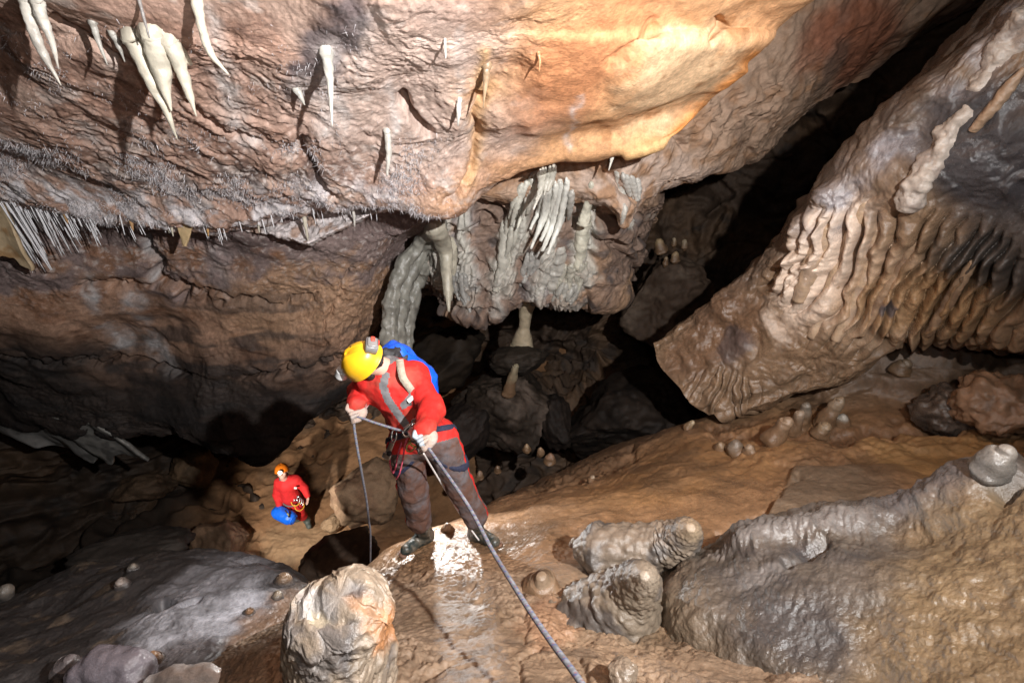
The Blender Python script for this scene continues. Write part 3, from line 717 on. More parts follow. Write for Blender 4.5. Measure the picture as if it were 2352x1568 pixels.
# ---- wet grey mound at the lower left ------------------------------------------------
mo_rows = [
 [('c', -4, -1.9, .3), ('c', -2.2, -1.75, .3), ('c', -1.0, -1.5, .5)],
 [(-700, 1800, 2.1), (-300, 1760, 2.0), (100, 1730, 1.95), (400, 1720, 1.9), (650, 1720, 1.9)],
 [(-700, 1620, 2.6), (-300, 1600, 2.4), (0, 1590, 2.35), (250, 1580, 2.3), (450, 1570, 2.25), (640, 1570, 2.3)],
 [(-700, 1520, 3.2), (-300, 1500, 3.0), (0, 1490, 2.9), (250, 1470, 2.85), (450, 1455, 2.75), (620, 1460, 2.75), (720, 1480, 2.8)],
 [(-700, 1460, 3.8), (-300, 1430, 3.6), (0, 1420, 3.5), (200, 1380, 3.45), (400, 1360, 3.35), (560, 1360, 3.25), (680, 1385, 3.1), (770, 1420, 3.2)],
 [(-700, 1450, 4.3), (-300, 1420, 4.2), (0, 1388, 4.1), (100, 1350, 4.1), (200, 1322, 4.05), (330, 1299, 4.0), (450, 1291, 4.0), (560, 1294, 3.9), (640, 1310, 3.75), (710, 1342, 3.5), (790, 1390, 3.5)],
 [(-700, 1480, 4.9), (-300, 1450, 4.8), (0, 1410, 4.7), (200, 1345, 4.6), (330, 1325, 4.6), (450, 1315, 4.5), (560, 1320, 4.5), (640, 1340, 4.3), (710, 1380, 4.1), (790, 1430, 4.1)],
 [(-700, 1800, 6), (0, 1700, 6), (330, 1650, 5.8), (560, 1650, 5.6), (790, 1650, 5.4)],
]
def mo_disp(K):
    p, px, py = K['p'], K['px'], K['py']
    q = p + 0.12 * np.stack([fbm(p, 1.5, 3, off=5.), fbm(p, 1.5, 3, off=25.), fbm(p, 1.5, 3, off=45.)], 1)
    st = fbm(q * np.array([0.5, .5, 1.5], np.float32), 7, 4, off=90.)
    d = 0.07 * fbm(q, 1.0, 3) + 0.02 * fbm(q, 4.0, 3) + 0.008 * st + 0.006 * (0.3 - np.abs(fbm(q, 22, 3, 0.6)))
    d -= 0.16 * blob(px, py, 372, 1395, 30, 20, -40, fbm(p, 3, 2)) + 0.08 * blob(px, py, 440, 1390, 32, 12, -35, fbm(p, 3, 2))
    return d
def mo_col(K):
    p, px, py = K['p'], K['px'], K['py']
    f1 = fbm(p, 1.4, 4, off=4.); f2 = fbm(p, 5.0, 4, off=14.); f3 = fbm(p, 26, 3, off=2.)
    c = np.tile(np.array([0.045, 0.04, 0.039], np.float32), (len(p), 1))
    c = mixc(c, (0.42, 0.42, 0.46), np.clip(blob(px, py, 470, 1400, 210, 90, -25, 0.8 * f1 + 0.4 * f2), 0, 1) * (0.75 + 0.5 * f2))  # pale bluish wet sheen painted into the colour
    c = mixc(c, (0.17, 0.10, 0.06), 0.9 * blob(px, py, 650, 1440, 150, 80, -30, f2))
    c = mixc(c, (0.16, 0.12, 0.085), 0.6 * smooth(0.2, 0.6, f2) * (1 - smooth(200, 420, px)))
    c = mixc(c, (0.05, 0.045, 0.045), blob(px, py, 374, 1396, 32, 24, -40, f2))
    c *= (1 + 0.3 * f3)[:, None]
    return c, np.clip(0.35 + 0.5 * f2 + .5 * blob(px, py, 470, 1400, 210, 90, -25, f1), 0, 1)
sheet('rock_mound', mo_rows, 420, 620, mo_disp, mo_col, FLOW)

# ---- scaly flowstone bank at the lower right -----------------------------------------
bk_rows = [
 [(1560, 1330, 3.1), (1680, 1290, 3.0), (1800, 1280, 2.95), (1950, 1260, 2.9), (2150, 1210, 2.7), (2300, 1150, 2.5), (2500, 1130, 2.3), (2900, 1060, 2.0)],
 [(1530, 1290, 2.65), (1600, 1252, 2.42), (1680, 1228, 2.38), (1800, 1206, 2.35), (1950, 1184, 2.25), (2080, 1165, 2.15), (2200, 1112, 2.05), (2300, 1078, 1.95), (2420, 1060, 1.8), (2900, 960, 1.4)],
 [(1500, 1350, 2.5), (1545, 1315, 2.25), (1650, 1290, 2.12), (1800, 1270, 2.02), (1950, 1250, 1.95), (2100, 1230, 1.87), (2220, 1180, 1.78), (2420, 1130, 1.62), (2900, 1050, 1.3)],
 [(1478, 1420, 2.4), (1518, 1395, 2.12), (1620, 1380, 1.95), (1780, 1370, 1.8), (1950, 1350, 1.7), (2120, 1330, 1.6), (2280, 1290, 1.52), (2450, 1250, 1.42), (2900, 1200, 1.15)],
 [(1500, 1500, 2.2), (1545, 1482, 2.0), (1650, 1480, 1.8), (1800, 1480, 1.65), (1980, 1470, 1.55), (2150, 1450, 1.45), (2300, 1430, 1.37), (2480, 1400, 1.27), (2900, 1350, 1.05)],
 [(1580, 1590, 1.95), (1620, 1575, 1.82), (1720, 1575, 1.65), (1880, 1575, 1.5), (2050, 1570, 1.4), (2200, 1560, 1.3), (2350, 1550, 1.22), (2520, 1530, 1.12), (2900, 1500, 0.95)],
 [(1700, 1720, 1.65), (1740, 1710, 1.55), (1850, 1700, 1.4), (2000, 1700, 1.27), (2150, 1700, 1.17), (2300, 1700, 1.07), (2450, 1690, 1), (2600, 1680, .95), (2900, 1650, .85)],
 [('c', .7, -1.2, .6), ('c', 1.0, -1.0, .5), ('c', 1.5, -.75, .4), ('c', 2.2, -.4, .3)],
]
def bk_disp(K):
    p, px, py, z = K['p'], K['px'], K['py'], K['z']
    wx = 14 * fbm(p, 5.0, 3, off=5.); wy = 14 * fbm(p, 5.0, 3, off=25.)
    a = math.radians(18)
    sx = ((px + wx) * math.cos(a) + (py + wy) * math.sin(a)); sy = (-(px + wx) * math.sin(a) + (py + wy) * math.cos(a))
    d1, d2, idn = worley2(sx / 15.0, sy / 27.0, 3)
    tan = smooth(1900, 2150, px + 0.25 * (py - 1200) + 60 * fbm(p, 2, 3, off=7.))
    sc = z / 1.7
    scale = (0.55 - d1) * 0.013 * sc * (0.55 + 0.45 * idn)
    d = 0.05 * fbm(p, 1.6, 3) + 0.025 * fbm(p, 5.0, 3) + scale * (1 - 0.55 * tan) * (0.35 + 0.65 * smooth(-.3, .4, fbm(p, 1.8, 3, off=144.))) * smooth(1200, 1240, py + 0.3 * (px - 1600) - 10)
    # coarse ripples on the pale part
    e1_, e2_, i2_ = worley2((sx * .9 + sy * .5 + 20 * fbm(p, 3.5, 3, off=55.)) / 42.0, (sy * .9 - sx * .4 + 26 * fbm(p, 3.5, 3, off=65.)) / 26.0, 12)
    d += 0.012 * tan * (0.25 + .75 * smooth(-.2, .4, fbm(p, 2.2, 3, off=145.))) * (0.5 - e1_) * (0.3 + i2_) * sc + 0.008 * tan * fbm(p, 16, 3)
    d += 0.06 * groove(px, py, [(1700, 1240), (1850, 1195), (2000, 1180), (2130, 1150), (2330, 1075)], 34, 10, K)
    d -= 0.09 * groove(px, py, [(2290, 1130), (2345, 1095), (2400, 1070)], 12, 4, K)
    d -= 0.04 * groove(px, py, [(1800, 1290), (1870, 1262), (1900, 1250)], 10, 6, K)
    d += 0.002 * fbm(p, 60, 2)
    return d
def bk_col(K):
    p, px, py = K['p'], K['px'], K['py']
    f1 = fbm(p, 1.8, 4, off=4.); f2 = fbm(p, 6.0, 4, off=14.); f3 = fbm(p, 26, 3, off=2.)
    c = np.tile(np.array([0.12, 0.095, 0.074], np.float32), (len(p), 1))
    c = mixc(c, (0.06, 0.056, 0.058), 0.9 * np.clip(groove(px, py, [(2200, 1170), (1950, 1300), (1700, 1330)], 60, 50, K) * (0.7 + 0.9 * f2), 0, 1))
    c = mixc(c, (0.06, 0.056, 0.058), 0.8 * np.clip(blob(px, py, 1800, 1440, 200, 100, 20, f1 + f2), 0, 1))
    c = mixc(c, (0.21, 0.19, 0.18), 0.8 * np.clip(blob(px, py, 1830, 1225, 230, 26, -10, f2) + 0.8 * blob(px, py, 1750, 1315, 70, 22, -15, f2) + 0.5 * blob(px, py, 2000, 1480, 160, 30, -40, f2), 0, 1))
    c = mixc(c, (0.23, 0.16, 0.09), smooth(1960, 2180, px + 0.3 * (py - 1200) + 110 * f1 + 60 * f2) * smooth(1085, 1180, py + 0.28 * (px - 2200)))
    c = mixc(c, (0.19, 0.13, 0.08), 0.7 * smooth(0.2, 0.6, f2 + 0.3 * f1) * smooth(1950, 2200, px))
    c = mixc(c, (0.13, 0.12, 0.125), 0.9 * groove(px, py, [(1900, 1190), (2080, 1170), (2200, 1120), (2330, 1070)], 26, 10, K) * smooth(1980, 2080, px))
    c = mixc(c, (0.22, 0.16, 0.105), 0.8 * (1 - smooth(1540, 1680, px - 0.5 * (py - 1400) + 40 * f2)))
    c *= (0.62 * (1 + 0.24 * f3))[:, None]
    return c, np.clip(0.45 + 0.5 * f2 + 0.3 * groove(px, py, [(1900, 1190), (2080, 1170), (2200, 1120), (2330, 1070)], 30, 10, K), 0, 1)
sheet('flowstone_bank', bk_rows, 640, 760, bk_disp, bk_col, FLOW)

# ---- right wall with curtains --------------------------------------------------------
rw_rows = [
 [(2900, -700, 5.5), (2600, -260, 5), (2350, -40, 5), (2200, 120, 5.2), (2050, 260, 5.4), (1950, 390, 5.8), (1870, 520, 6.2), (1760, 650, 6.5), (1640, 760, 6.8), (1560, 840, 6.8)],
 [(2800, -800, 3.2), (2500, -280, 3.1), (2320, -40, 3.3), (2160, 125, 3.5), (2010, 260, 3.8), (1905, 385, 4.2), (1825, 500, 4.6), (1710, 625, 5.1), (1605, 710, 5.5), (1510, 790, 5.8)],
 [(2850, -750, 2.5), (2550, -200, 2.5), (2350, -10, 2.75), (2165, 150, 3.05), (2015, 285, 3.4), (1910, 405, 3.8), (1835, 515, 4.2), (1720, 640, 4.8), (1610, 725, 5.2), (1500, 805, 5.6)],
 [(2900, -650, 2.2), (2600, -100, 2.4), (2400, 80, 2.65), (2220, 220, 2.95), (2080, 340, 3.3), (1970, 450, 3.65), (1885, 545, 4.0), (1785, 660, 4.55), (1680, 745, 5.0), (1515, 840, 5.5)],
 [(3000, -400, 2.2), (2700, 60, 2.35), (2460, 240, 2.6), (2290, 360, 2.9), (2150, 450, 3.25), (2040, 530, 3.6), (1940, 615, 3.95), (1845, 705, 4.35), (1740, 800, 4.8), (1565, 890, 5.3)],
 [(3100, -100, 2.3), (2800, 240, 2.4), (2530, 400, 2.65), (2360, 500, 2.95), (2215, 570, 3.3), (2095, 635, 3.65), (1990, 700, 3.95), (1895, 775, 4.3), (1780, 850, 4.7), (1592, 925, 5.2)],
 [(3200, 200, 2.5), (2900, 440, 2.55), (2580, 580, 2.8), (2405, 660, 3.1), (2260, 715, 3.5), (2125, 745, 3.85), (2015, 772, 4.12), (1925, 830, 4.35), (1800, 890, 4.7), (1630, 948, 5.15)],
 [(3200, 400, 2.7), (2900, 620, 2.8), (2600, 730, 3.0), (2450, 790, 3.25), (2300, 812, 3.6), (2160, 792, 3.95), (2060, 785, 4.2), (1960, 870, 4.4), (1820, 912, 4.7), (1662, 958, 5.1)],
 [(3200, 420, 3.2), (2900, 620, 3.3), (2600, 720, 3.5), (2450, 770, 3.8), (2300, 790, 4.15), (2160, 770, 4.5), (2060, 765, 4.8), (1960, 860, 4.9), (1820, 900, 5.2), (1680, 945, 5.6)],
 [(3200, 400, 5.0), (2600, 650, 5.2), (2300, 700, 5.6), (2060, 700, 6), (1820, 850, 6.2), (1690, 900, 6.6)],
]
def rw_disp(K):
    p, px, py, z = K['p'], K['px'], K['py'], K['z']
    f = fbm(p, 2.0, 3, off=5.)
    q = p + 0.12 * np.stack([f, fbm(p, 2.0, 3, off=25.), fbm(p, 2.0, 3, off=45.)], 1)
    d = 0.08 * fbm(q, 1.2, 3) + 0.03 * fbm(q, 5, 3)
    # curtains: rounded ribs with deep slots, running down to the left
    s = (px * 0.82 + py * 0.57 + 30 * f + 40 * fbm(p, .9, 2, off=91.)) / 34.0
    k = np.floor(s); fr = s - k
    amp = 0.55 + 0.45 * np.sin(k * 12.9898) * np.cos(k * 4.1)
    lobe = (np.sin(np.pi * fr) ** 0.55) - 0.6
    cm = blob(px, py, 2060, 640, 380, 190, 12, 0.5 * f) * smooth(400, 500, py + 0.25 * (px - 2000))
    d += 0.15 * cm * lobe * (0.45 + 0.75 * amp)
    holl = smooth(0.0, 0.6, fbm(p, 1.9, 2, off=71.)) * cm
    d -= 0.16 * holl * (1 - np.sin(np.pi * fr) ** 0.5)
    s2 = (px * 0.93 + py * 0.15 + 40 * f + 30 * fbm(p, 1.3, 2, off=95.)) / 21.0; fr2 = s2 - np.floor(s2)
    fm = blob(px, py, 1665, 902, 95, 52, -8, 1.6 * f)
    d += 0.08 * (.4 + .8 * np.abs(np.sin(np.floor(s2) * 7.3))) * fm * (np.sin(np.pi * fr2) ** 0.6 - 0.6)
    # knobbly bright nose
    nose = blob(px, py, 1870, 560, 55, 150, 25, 0.6 * f)
    d += 0.10 * nose + 0.06 * nose * fbm(q, 7, 3, off=12.)
    # wet ripples
    calm = 0.15 + 0.85 * smooth(-.2, .45, fbm(p, 1.3, 3, off=143.))
    d += calm * 0.012 * (0.3 - np.abs(fbm(q * np.array([1, 1, .6], np.float32), 14, 3, 0.55, off=1.))) + 0.002 * fbm(q, 40, 2)
    sx = px * .9 + py * .3 + 10 * f; sy = py * .9 - px * .3
    d1, d2, idn = worley2(sx / 15.0, sy / 12.0, 9)
    d += calm * 0.016 * (0.5 - d1) * np.clip(blob(px, py, 1700, 850, 260, 110, -25, f) + blob(px, py, 2240, 420, 160, 120, 0, f), 0, 1)
    return d
def rw_col(K):
    p, px, py = K['p'], K['px'], K['py']
    f1 = fbm(p, 1.4, 4, off=4.); f2 = fbm(p, 5.0, 4, off=14.); f3 = fbm(p, 24, 3, off=2.)
    c = np.tile(np.array([0.24, 0.155, 0.095], np.float32), (len(p), 1))
    c = mixc(c, (0.54, 0.38, 0.26), np.clip(blob(px, py, 1960, 640, 190, 150, 20, f1), 0, 1))
    c = mixc(c, (0.84, 0.67, 0.54), 0.95 * blob(px, py, 1885, 600, 90, 190, 25, f2))  # nose paled: light from the front left put into the colour
    c = mixc(c, (0.40, 0.24, 0.12), 0.8 * blob(px, py, 2120, 690, 200, 90, 0, f2))
    c = mixc(c, (0.36, 0.34, 0.36), 0.9 * np.clip((.7 + f2) * groove(px, py, [(2300, 60), (2150, 240), (2000, 380), (1900, 470)], 60, 40, K), 0, 1))  # bluish white streak is a painted wet sheen
    c = mixc(c, (0.11, 0.075, 0.055), 0.85 * np.clip(groove(px, py, [(2330, -60), (2150, 150), (2000, 285), (1900, 400), (1815, 520), (1700, 650), (1600, 740)], 34, 16, K), 0, 1))  # unlit upper edge painted as a dark brown band
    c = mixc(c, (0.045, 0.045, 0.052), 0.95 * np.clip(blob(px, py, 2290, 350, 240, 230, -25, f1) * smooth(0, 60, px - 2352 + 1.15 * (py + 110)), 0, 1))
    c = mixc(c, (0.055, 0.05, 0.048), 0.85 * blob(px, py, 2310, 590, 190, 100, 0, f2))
    c = mixc(c, (0.17, 0.095, 0.055), 0.8 * blob(px, py, 1640, 770, 170, 80, -35, f1))
    c = mixc(c, (0.10, 0.08, 0.085), 0.6 * blob(px, py, 1690, 790, 60, 40, -35, f2))
    c = mixc(c, (0.13, 0.12, 0.14), 0.8 * blob(px, py, 2040, 705, 30, 14, 0, f2))
    c *= (.85 * (1 + 0.25 * f3 + 0.2 * f2))[:, None]
    return c, np.clip(0.65 + 0.5 * f2 + 0.4 * blob(px, py, 2260, 440, 170, 130, 0, f2), 0, 1)
sheet('cave_wall', rw_rows, 560, 640, rw_disp, rw_col, FLOW)

# ---- far chamber: back wall and sandy floor ---------------------------------------------
bw_rows = [
 [('c', -9, 4.5, 5), ('c', -3, 4.5, 9), ('c', 2, 5, 11), ('c', 5, 5, 9), ('c', 8, 5, 4)],
 [('c', -9.5, 1.8, 5), ('c', -5, 1.5, 11), ('c', 0, 1.5, 12), ('c', 4, 2.0, 11), ('c', 7, 2.5, 8), ('c', 8.5, 2, 3)],
 [('c', -10, -1.2, 6), ('c', -6, -1.0, 12), ('c', -1, -.8, 13), ('c', 2, -.6, 12), ('c', 5, -.2, 9.5), ('c', 8, 0, 4)],
 [('c', -10, -2.8, 7), ('c', -6, -2.6, 12), ('c', -1.5, -2.0, 12.6), ('c', .4, -1.6, 11), ('c', 2.2, -1.5, 9.6), ('c', 4.2, -1.4, 8.4), ('c', 8, -1.3, 5)],
 [('c', -10, -5, 8), ('c', -5, -4, 11), ('c', -1.5, -3.5, 11.8), ('c', .4, -2.9, 10.2), ('c', 1.8, -2.6, 9), ('c', 4.2, -2.4, 8), ('c', 8, -2.4, 5)],
 [('c', -10, -7, 8), ('c', -5, -7, 11), ('c', -1, -6, 10.5), ('c', 1, -5.5, 9), ('c', 4, -5, 8), ('c', 8, -5, 5)],
]
def bw_disp(K):
    p = K['p']
    q = p + 0.4 * np.stack([fbm(p, .7, 3, off=5.), fbm(p, .7, 3, off=25.), fbm(p, .7, 3, off=45.)], 1)
    lay = np.mod(q[:, 2] * 1.3 + 0.6 * fbm(p, .5, 2), 1.0)
    return 0.6 * fbm(q, 0.45, 3) + 0.35 * ridged(q, 0.9, 4) + 0.16 * lay + 0.05 * fbm(q, 5, 4)
def bw_col(K):
    p = K['p']
    f1 = fbm(p, .6, 4, off=4.); f2 = fbm(p, 3.0, 4, off=14.); f3 = fbm(p, 14, 3)
    c = np.tile(np.array([0.15, 0.10, 0.07], np.float32), (len(p), 1))
    c = mixc(c, (0.24, 0.145, 0.085), smooth(0, .6, f1)); c = mixc(c, (0.06, 0.05, 0.045), 0.7 * smooth(0.1, .6, f2))
    c *= ((1 + .25 * f3) * (0.3 + 0.35 * smooth(380, 640, K['px'] + 80 * f1)))[:, None]  # left end painted darker, standing in for shade the lamps do not leave
    return c, np.full(len(p), .2)
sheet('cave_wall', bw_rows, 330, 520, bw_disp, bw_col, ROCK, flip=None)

fl_rows = [
 [('c', -9, -7.0, 4.0), ('c', -3, -6.6, 4.6), ('c', 1, -6.6, 4.6), ('c', 6, -6.6, 4.6)],
 [(-1400, 1560, 7.4), (-300, 1560, 7.4), (300, 1520, 7.8), (700, 1500, 7.9), (1100, 1500, 7.9), (1700, 1500, 8)],
 [(-1400, 1360, 8.3), (-300, 1360, 8.3), (300, 1310, 8.9), (560, 1290, 9.0), (700, 1290, 9.0), (1000, 1290, 9.0), (1400, 1290, 9.2)],
 [(-1400, 1240, 9), (-300, 1230, 9.1), (300, 1220, 9.4), (560, 1210, 9.6), (700, 1205, 9.7), (850, 1200, 9.8), (1300, 1180, 9.8)],
 [(-1400, 1120, 9.8), (-300, 1120, 10), (300, 1110, 10.3), (560, 1105, 10.6), (700, 1100, 10.7), (850, 1090, 10.8), (1300, 1060, 10.6)],
 [(-1400, 1030, 11), (-300, 1020, 11.2), (300, 1010, 11.5), (600, 1000, 11.8), (720, 1000, 11.9), (900, 990, 11.9), (1300, 940, 11.4)],
 [(-1400, 950, 12.4), (-300, 940, 12.6), (300, 935, 12.8), (600, 920, 13), (800, 915, 13.0), (1000, 880, 12.6), (1300, 840, 12)],
 [(-1400, 850, 14.5), (-300, 840, 14.5), (300, 835, 15), (600, 820, 15), (800, 800, 15), (1000, 780, 14), (1300, 740, 13)],
]
def fl_disp(K):
    p, px, py = K['p'], K['px'], K['py']
    d = 0.12 * fbm(p, .7, 3) + 0.03 * fbm(p, 3, 3) + 0.008 * fbm(p, 14, 3)
    m = np.clip(blob(px, py, 700, 1000, 90, 110, 35, fbm(p, 1, 2)) + blob(px, py, 520, 1140, 120, 50, -20, fbm(p, 1, 2)) + blob(px, py, 610, 1240, 55, 50, 0, fbm(p, 1, 2)), 0, 1)
    d1, d2, idn = worley2(p[:, 0] * 2.6 + .6 * fbm(p, 1, 2), p[:, 1] * 2.6 + .6 * fbm(p, 1, 2, off=9.), 2)
    d += 0.12 * m * (smooth(0.15, 0.5, d1) - .6) * (0.5 + idn)
    d += 0.5 * (1 - smooth(250, 520, px)) * smooth(0.0, .5, fbm(p, .9, 3, off=7.))
    return d
def fl_col(K):
    p, px, py = K['p'], K['px'], K['py']
    f1 = fbm(p, .7, 4, off=4.); f2 = fbm(p, 3.0, 4, off=14.); f3 = fbm(p, 14, 3)
    c = np.tile(np.array([0.37, 0.195, 0.095], np.float32), (len(p), 1))
    c = mixc(c, (0.25, 0.145, 0.08), smooth(-.1, .6, f1 + .3 * f2))
    c = mixc(c, (0.42, 0.28, 0.16), .6 * blob(px, py, 690, 1250, 110, 60, 0, f2))
    c = mixc(c, (0.016, 0.013, 0.011), 0.96 * (1 - smooth(390, 560, px + 80 * f1)))  # left floor painted near black in place of shade
    c *= (1 + .14 * f3)[:, None]
    return c, np.full(len(p), .05)
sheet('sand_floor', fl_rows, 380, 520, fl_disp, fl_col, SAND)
# ------------------------------------------------------------------ dripstone and boulders
def vert_path(pts, Z0):
    """picture points of something that hangs (or stands) plumb -> points in space"""
    T = P(pts[0][0], pts[0][1], Z0); out = [T]
    hs = np.linspace(-3, 3, 1201)
    L = T[None, :] - hs[:, None] * ZUP
    lx, ly, lz = proj(L)
    for (x, y) in pts[1:]:
        d = (lx - x) ** 2 + (ly - y) ** 2 + np.where(lz < 0.2, 1e9, 0)
        out.append(P(x, y, lz[np.argmin(d)]))
    return np.array(out)
WHITE = (0.60, 0.575, 0.52); CREAM = (0.58, 0.53, 0.43); GREYW = (0.40, 0.38, 0.34); BROWN = (0.34, 0.21, 0.12); TAN = (0.42, 0.29, 0.18); GREY = (0.17, 0.14, 0.115)
def drip_parts(paths, Z, color, hug=None, flare=False, basecol=None, seg=18, rings=60, rough=0.16, flute=0.0, embed=0.03, tipcol=None, up=False, rip=0.0, ripn=14, seed=0.0, lean=None, color2=None):
    """tapered dripstone limbs, each path = ([(px,py)..],[radius in picture units..])"""
    parts, cols = [], []
    for pts, rad in paths:
        if Z is None: z0 = hit(pts[0][0], pts[0][1])[2]
        else: z0 = Z
        w = vert_path(pts, z0) if lean is None else np.array([P(x, y, z0 + lean * i / (len(pts) - 1)) for i, (x, y) in enumerate(pts)])
        if hug is not None:
            zz = []
            for (x, y) in pts:
                try: zz.append(hit(x, y)[2] + hug)
                except ValueError: zz.append(zz[-1] if zz else z0)
            zz = [min(a, zz[0] + .5) for a in zz]; zz = [max(a, zz[0] - .35) for a in zz]
            w = np.array([P(x, y, a) for (x, y), a in zip(pts, zz)])
        d = w[0] - w[1]; d /= np.linalg.norm(d)
        if hug is not None: d = d + FWD * .8
        elif flare: d = d * .35 + FWD * .75 + ZUP * .15
        w = np.vstack([w[0] + d * embed, w]); r = np.array([rad[0] * .35] + list(rad), float) * z0 / FPX
        if hug is None and lean is None and flare:
            w = np.vstack([w[:2], w[1] + .14 * (w[2] - w[1]), w[2:]]); r = np.concatenate([[r[1] * .9], [r[1] * 1.12], [r[1] * 1.03], r[2:]])
        r[-1] = max(r[-1], 0.002)
        def disp(V, s, an, rr):
            n = fbm(V, 9.0 / max(0.25, 12 * r.max()), 4, off=seed) * rough
            k = flute * (np.abs(np.sin(an * 3.5 + 2.5 * fbm(V, 3.0, 2, off=seed + 5.))) ** 0.7 - 0.6)
            if rip:
                ph = s * ripn + 0.55 * fbm(V, 0.9 / r.max(), 3, off=seed + 9.)
                sc, _, idn = worley2(an * 9 / np.pi * 1.0 + 0.4 * fbm(V, 4., 2), s * ripn * 1.6 + 0.5 * fbm(V, 5.0, 2, off=4.), 6)
                k = k + rip * (0.22 * (np.mod(ph, 1.0) - 0.5) + 1.2 * (0.5 - sc) * (0.4 + idn))
            return rr * (n + k)
        V, q, t, s, an = tube(w, r, seg, rings, disp, cap=True, uniform=True)
        c = np.tile(np.array(color, np.float32), (len(V), 1))
        f = fbm(V.astype(np.float32), 6, 4, off=seed + 2.)
        if color2 is not None: c = mixc(c, color2, smooth(-0.1, 0.45, f))
        if basecol is not None: c = mixc(c, basecol, 1 - smooth(.35, .8, s + .15 * f))
        if tipcol is not None: c = mixc(c, tipcol, smooth(0.8, 0.95, s + 0.06 * f))
        c *= (1 + 0.18 * fbm(V.astype(np.float32), 25, 3))[:, None]
        parts.append((V, q, t)); cols.append(c)
    V, q, t = join(parts)
    return V, q, t, np.vstack(cols), w[1]
def drip(name, paths, label, cat, color=WHITE, Z=None, mat=None, group=None, wet=0.5, **k):
    if name == 'stalactite' and 'hug' not in k and Z is None: k['flare'] = True
    if name == 'stalactite' and 'rip' not in k: k['rip'] = .07; k['rough'] = max(.26, k.get('rough', .16)); k.setdefault('color2', tuple(.72 * x for x in color))
    if name == 'stalactite': k.setdefault('embed', .10)
    V, q, t, c, b = drip_parts(paths, Z, color, **k)
    o = put(name, V, q, t, mat or CALC, None, b, c, np.full(len(V), wet))
    return tag(o, label, cat, group)

# stalactites of the roof
drip('stalactite', [([(305, 84), (351, 187), (376, 240), (408, 322)], [21, 17, 11, 1]), ([(352, 78), (375, 187), (394, 256)], [27, 17, 1.5]), ([(391, 92), (422, 176), (451, 268)], [20, 14, 1.5]), ([(286, 74), (312, 92), (345, 92), (385, 98), (415, 118), (440, 150)], [5, 14, 18, 18, 13, 4])],
     'large cream stalactite of three fused prongs hanging from the upper left roof', 'stalactite', CREAM, seed=1., rough=0.2)
drip('stalactite', [([(62, -6), (70, 45), (90, 105), (140, 196)], [15, 13, 11, 1.5]), ([(84, -2), (98, 45), (117, 90), (135, 160)], [13, 12, 8, 1])],
     'pale two pronged stalactite in the top left corner', 'stalactite', (0.58, 0.54, 0.48), seed=2., rough=0.2)
drip('stalactite', [([(212, 50), (224, 90), (247, 150)], [8, 6, 1])], 'thin grey stalactite left of the large three pronged one', 'stalactite', GREYW, seed=3.)
drip('stalactite', [([(258, 76), (272, 105), (287, 143)], [8, 6, 1])], 'short pale stalactite touching the left of the three pronged one', 'stalactite', GREYW, seed=4.)
drip('stalactite', [([(450, -8), (463, 60), (484, 122), (525, 172)], [12, 10, 8, 2])], 'long cream drip running down the roof right of the three prongs', 'stalactite', CREAM, seed=5., rough=0.25)
drip('stalactite', [([(318, -6), (330, 40), (343, 88)], [4, 3.5, 1.5])], 'thin dark needle stalactite above the three pronged one', 'stalactite', (0.25, 0.23, 0.22), seed=6.)
drip('stalactite', [([(750, 118), (757, 180), (763, 292)], [14, 9, 1.2])], 'white needle stalactite below the black stain on the roof', 'stalactite', WHITE, seed=7., rough=0.2)
drip('stalactite', [([(680, 205), (692, 225), (700, 242)], [8, 6, 1])], 'stubby white stalactite left of the white needle stalactite', 'stalactite', WHITE, seed=8.)
drip('stalactite', [([(1118, 150), (1116, 185), (1110, 248)], [10, 7, 1.2])], 'tan stalactite on the fold in the middle of the roof', 'stalactite', TAN, seed=9., rough=.25)
drip('stalactite', [([(1022, 90), (1023, 120), (1024, 135)], [3, 2.5, 1])], 'tiny white stalactite on the orange part of the roof', 'stalactite', WHITE, seed=10.)
drip('stalactite', [([(1055, 230), (1053, 265), (1052, 290)], [6, 5, 1])], 'small white stalactite beside the tan one on the roof fold', 'stalactite', WHITE, seed=11.)
drip('stalactite', [([(889, 300), (893, 350), (889, 404)], [8, 7, 2])], 'white flowstone drip over the dark middle of the roof', 'stalactite', WHITE, seed=12., rough=.3)
drip('stalactite', [([(1236, 120), (1240, 140), (1238, 165)], [4, 3, 1])], 'small rusty stalactite on the bright orange roof', 'stalactite', (.5, .25, .12), seed=13.)
drip('stalactite', [([(1018, 440), (1040, 424), (1062, 412)], [6, 10, 6]), ([(1050, 418), (1042, 460), (1034, 490)], [10, 8, 3])], 'tan hooked stalactite at the lowest bulge of the roof', 'stalactite', TAN, Z=4.25, seed=14., rough=.25)
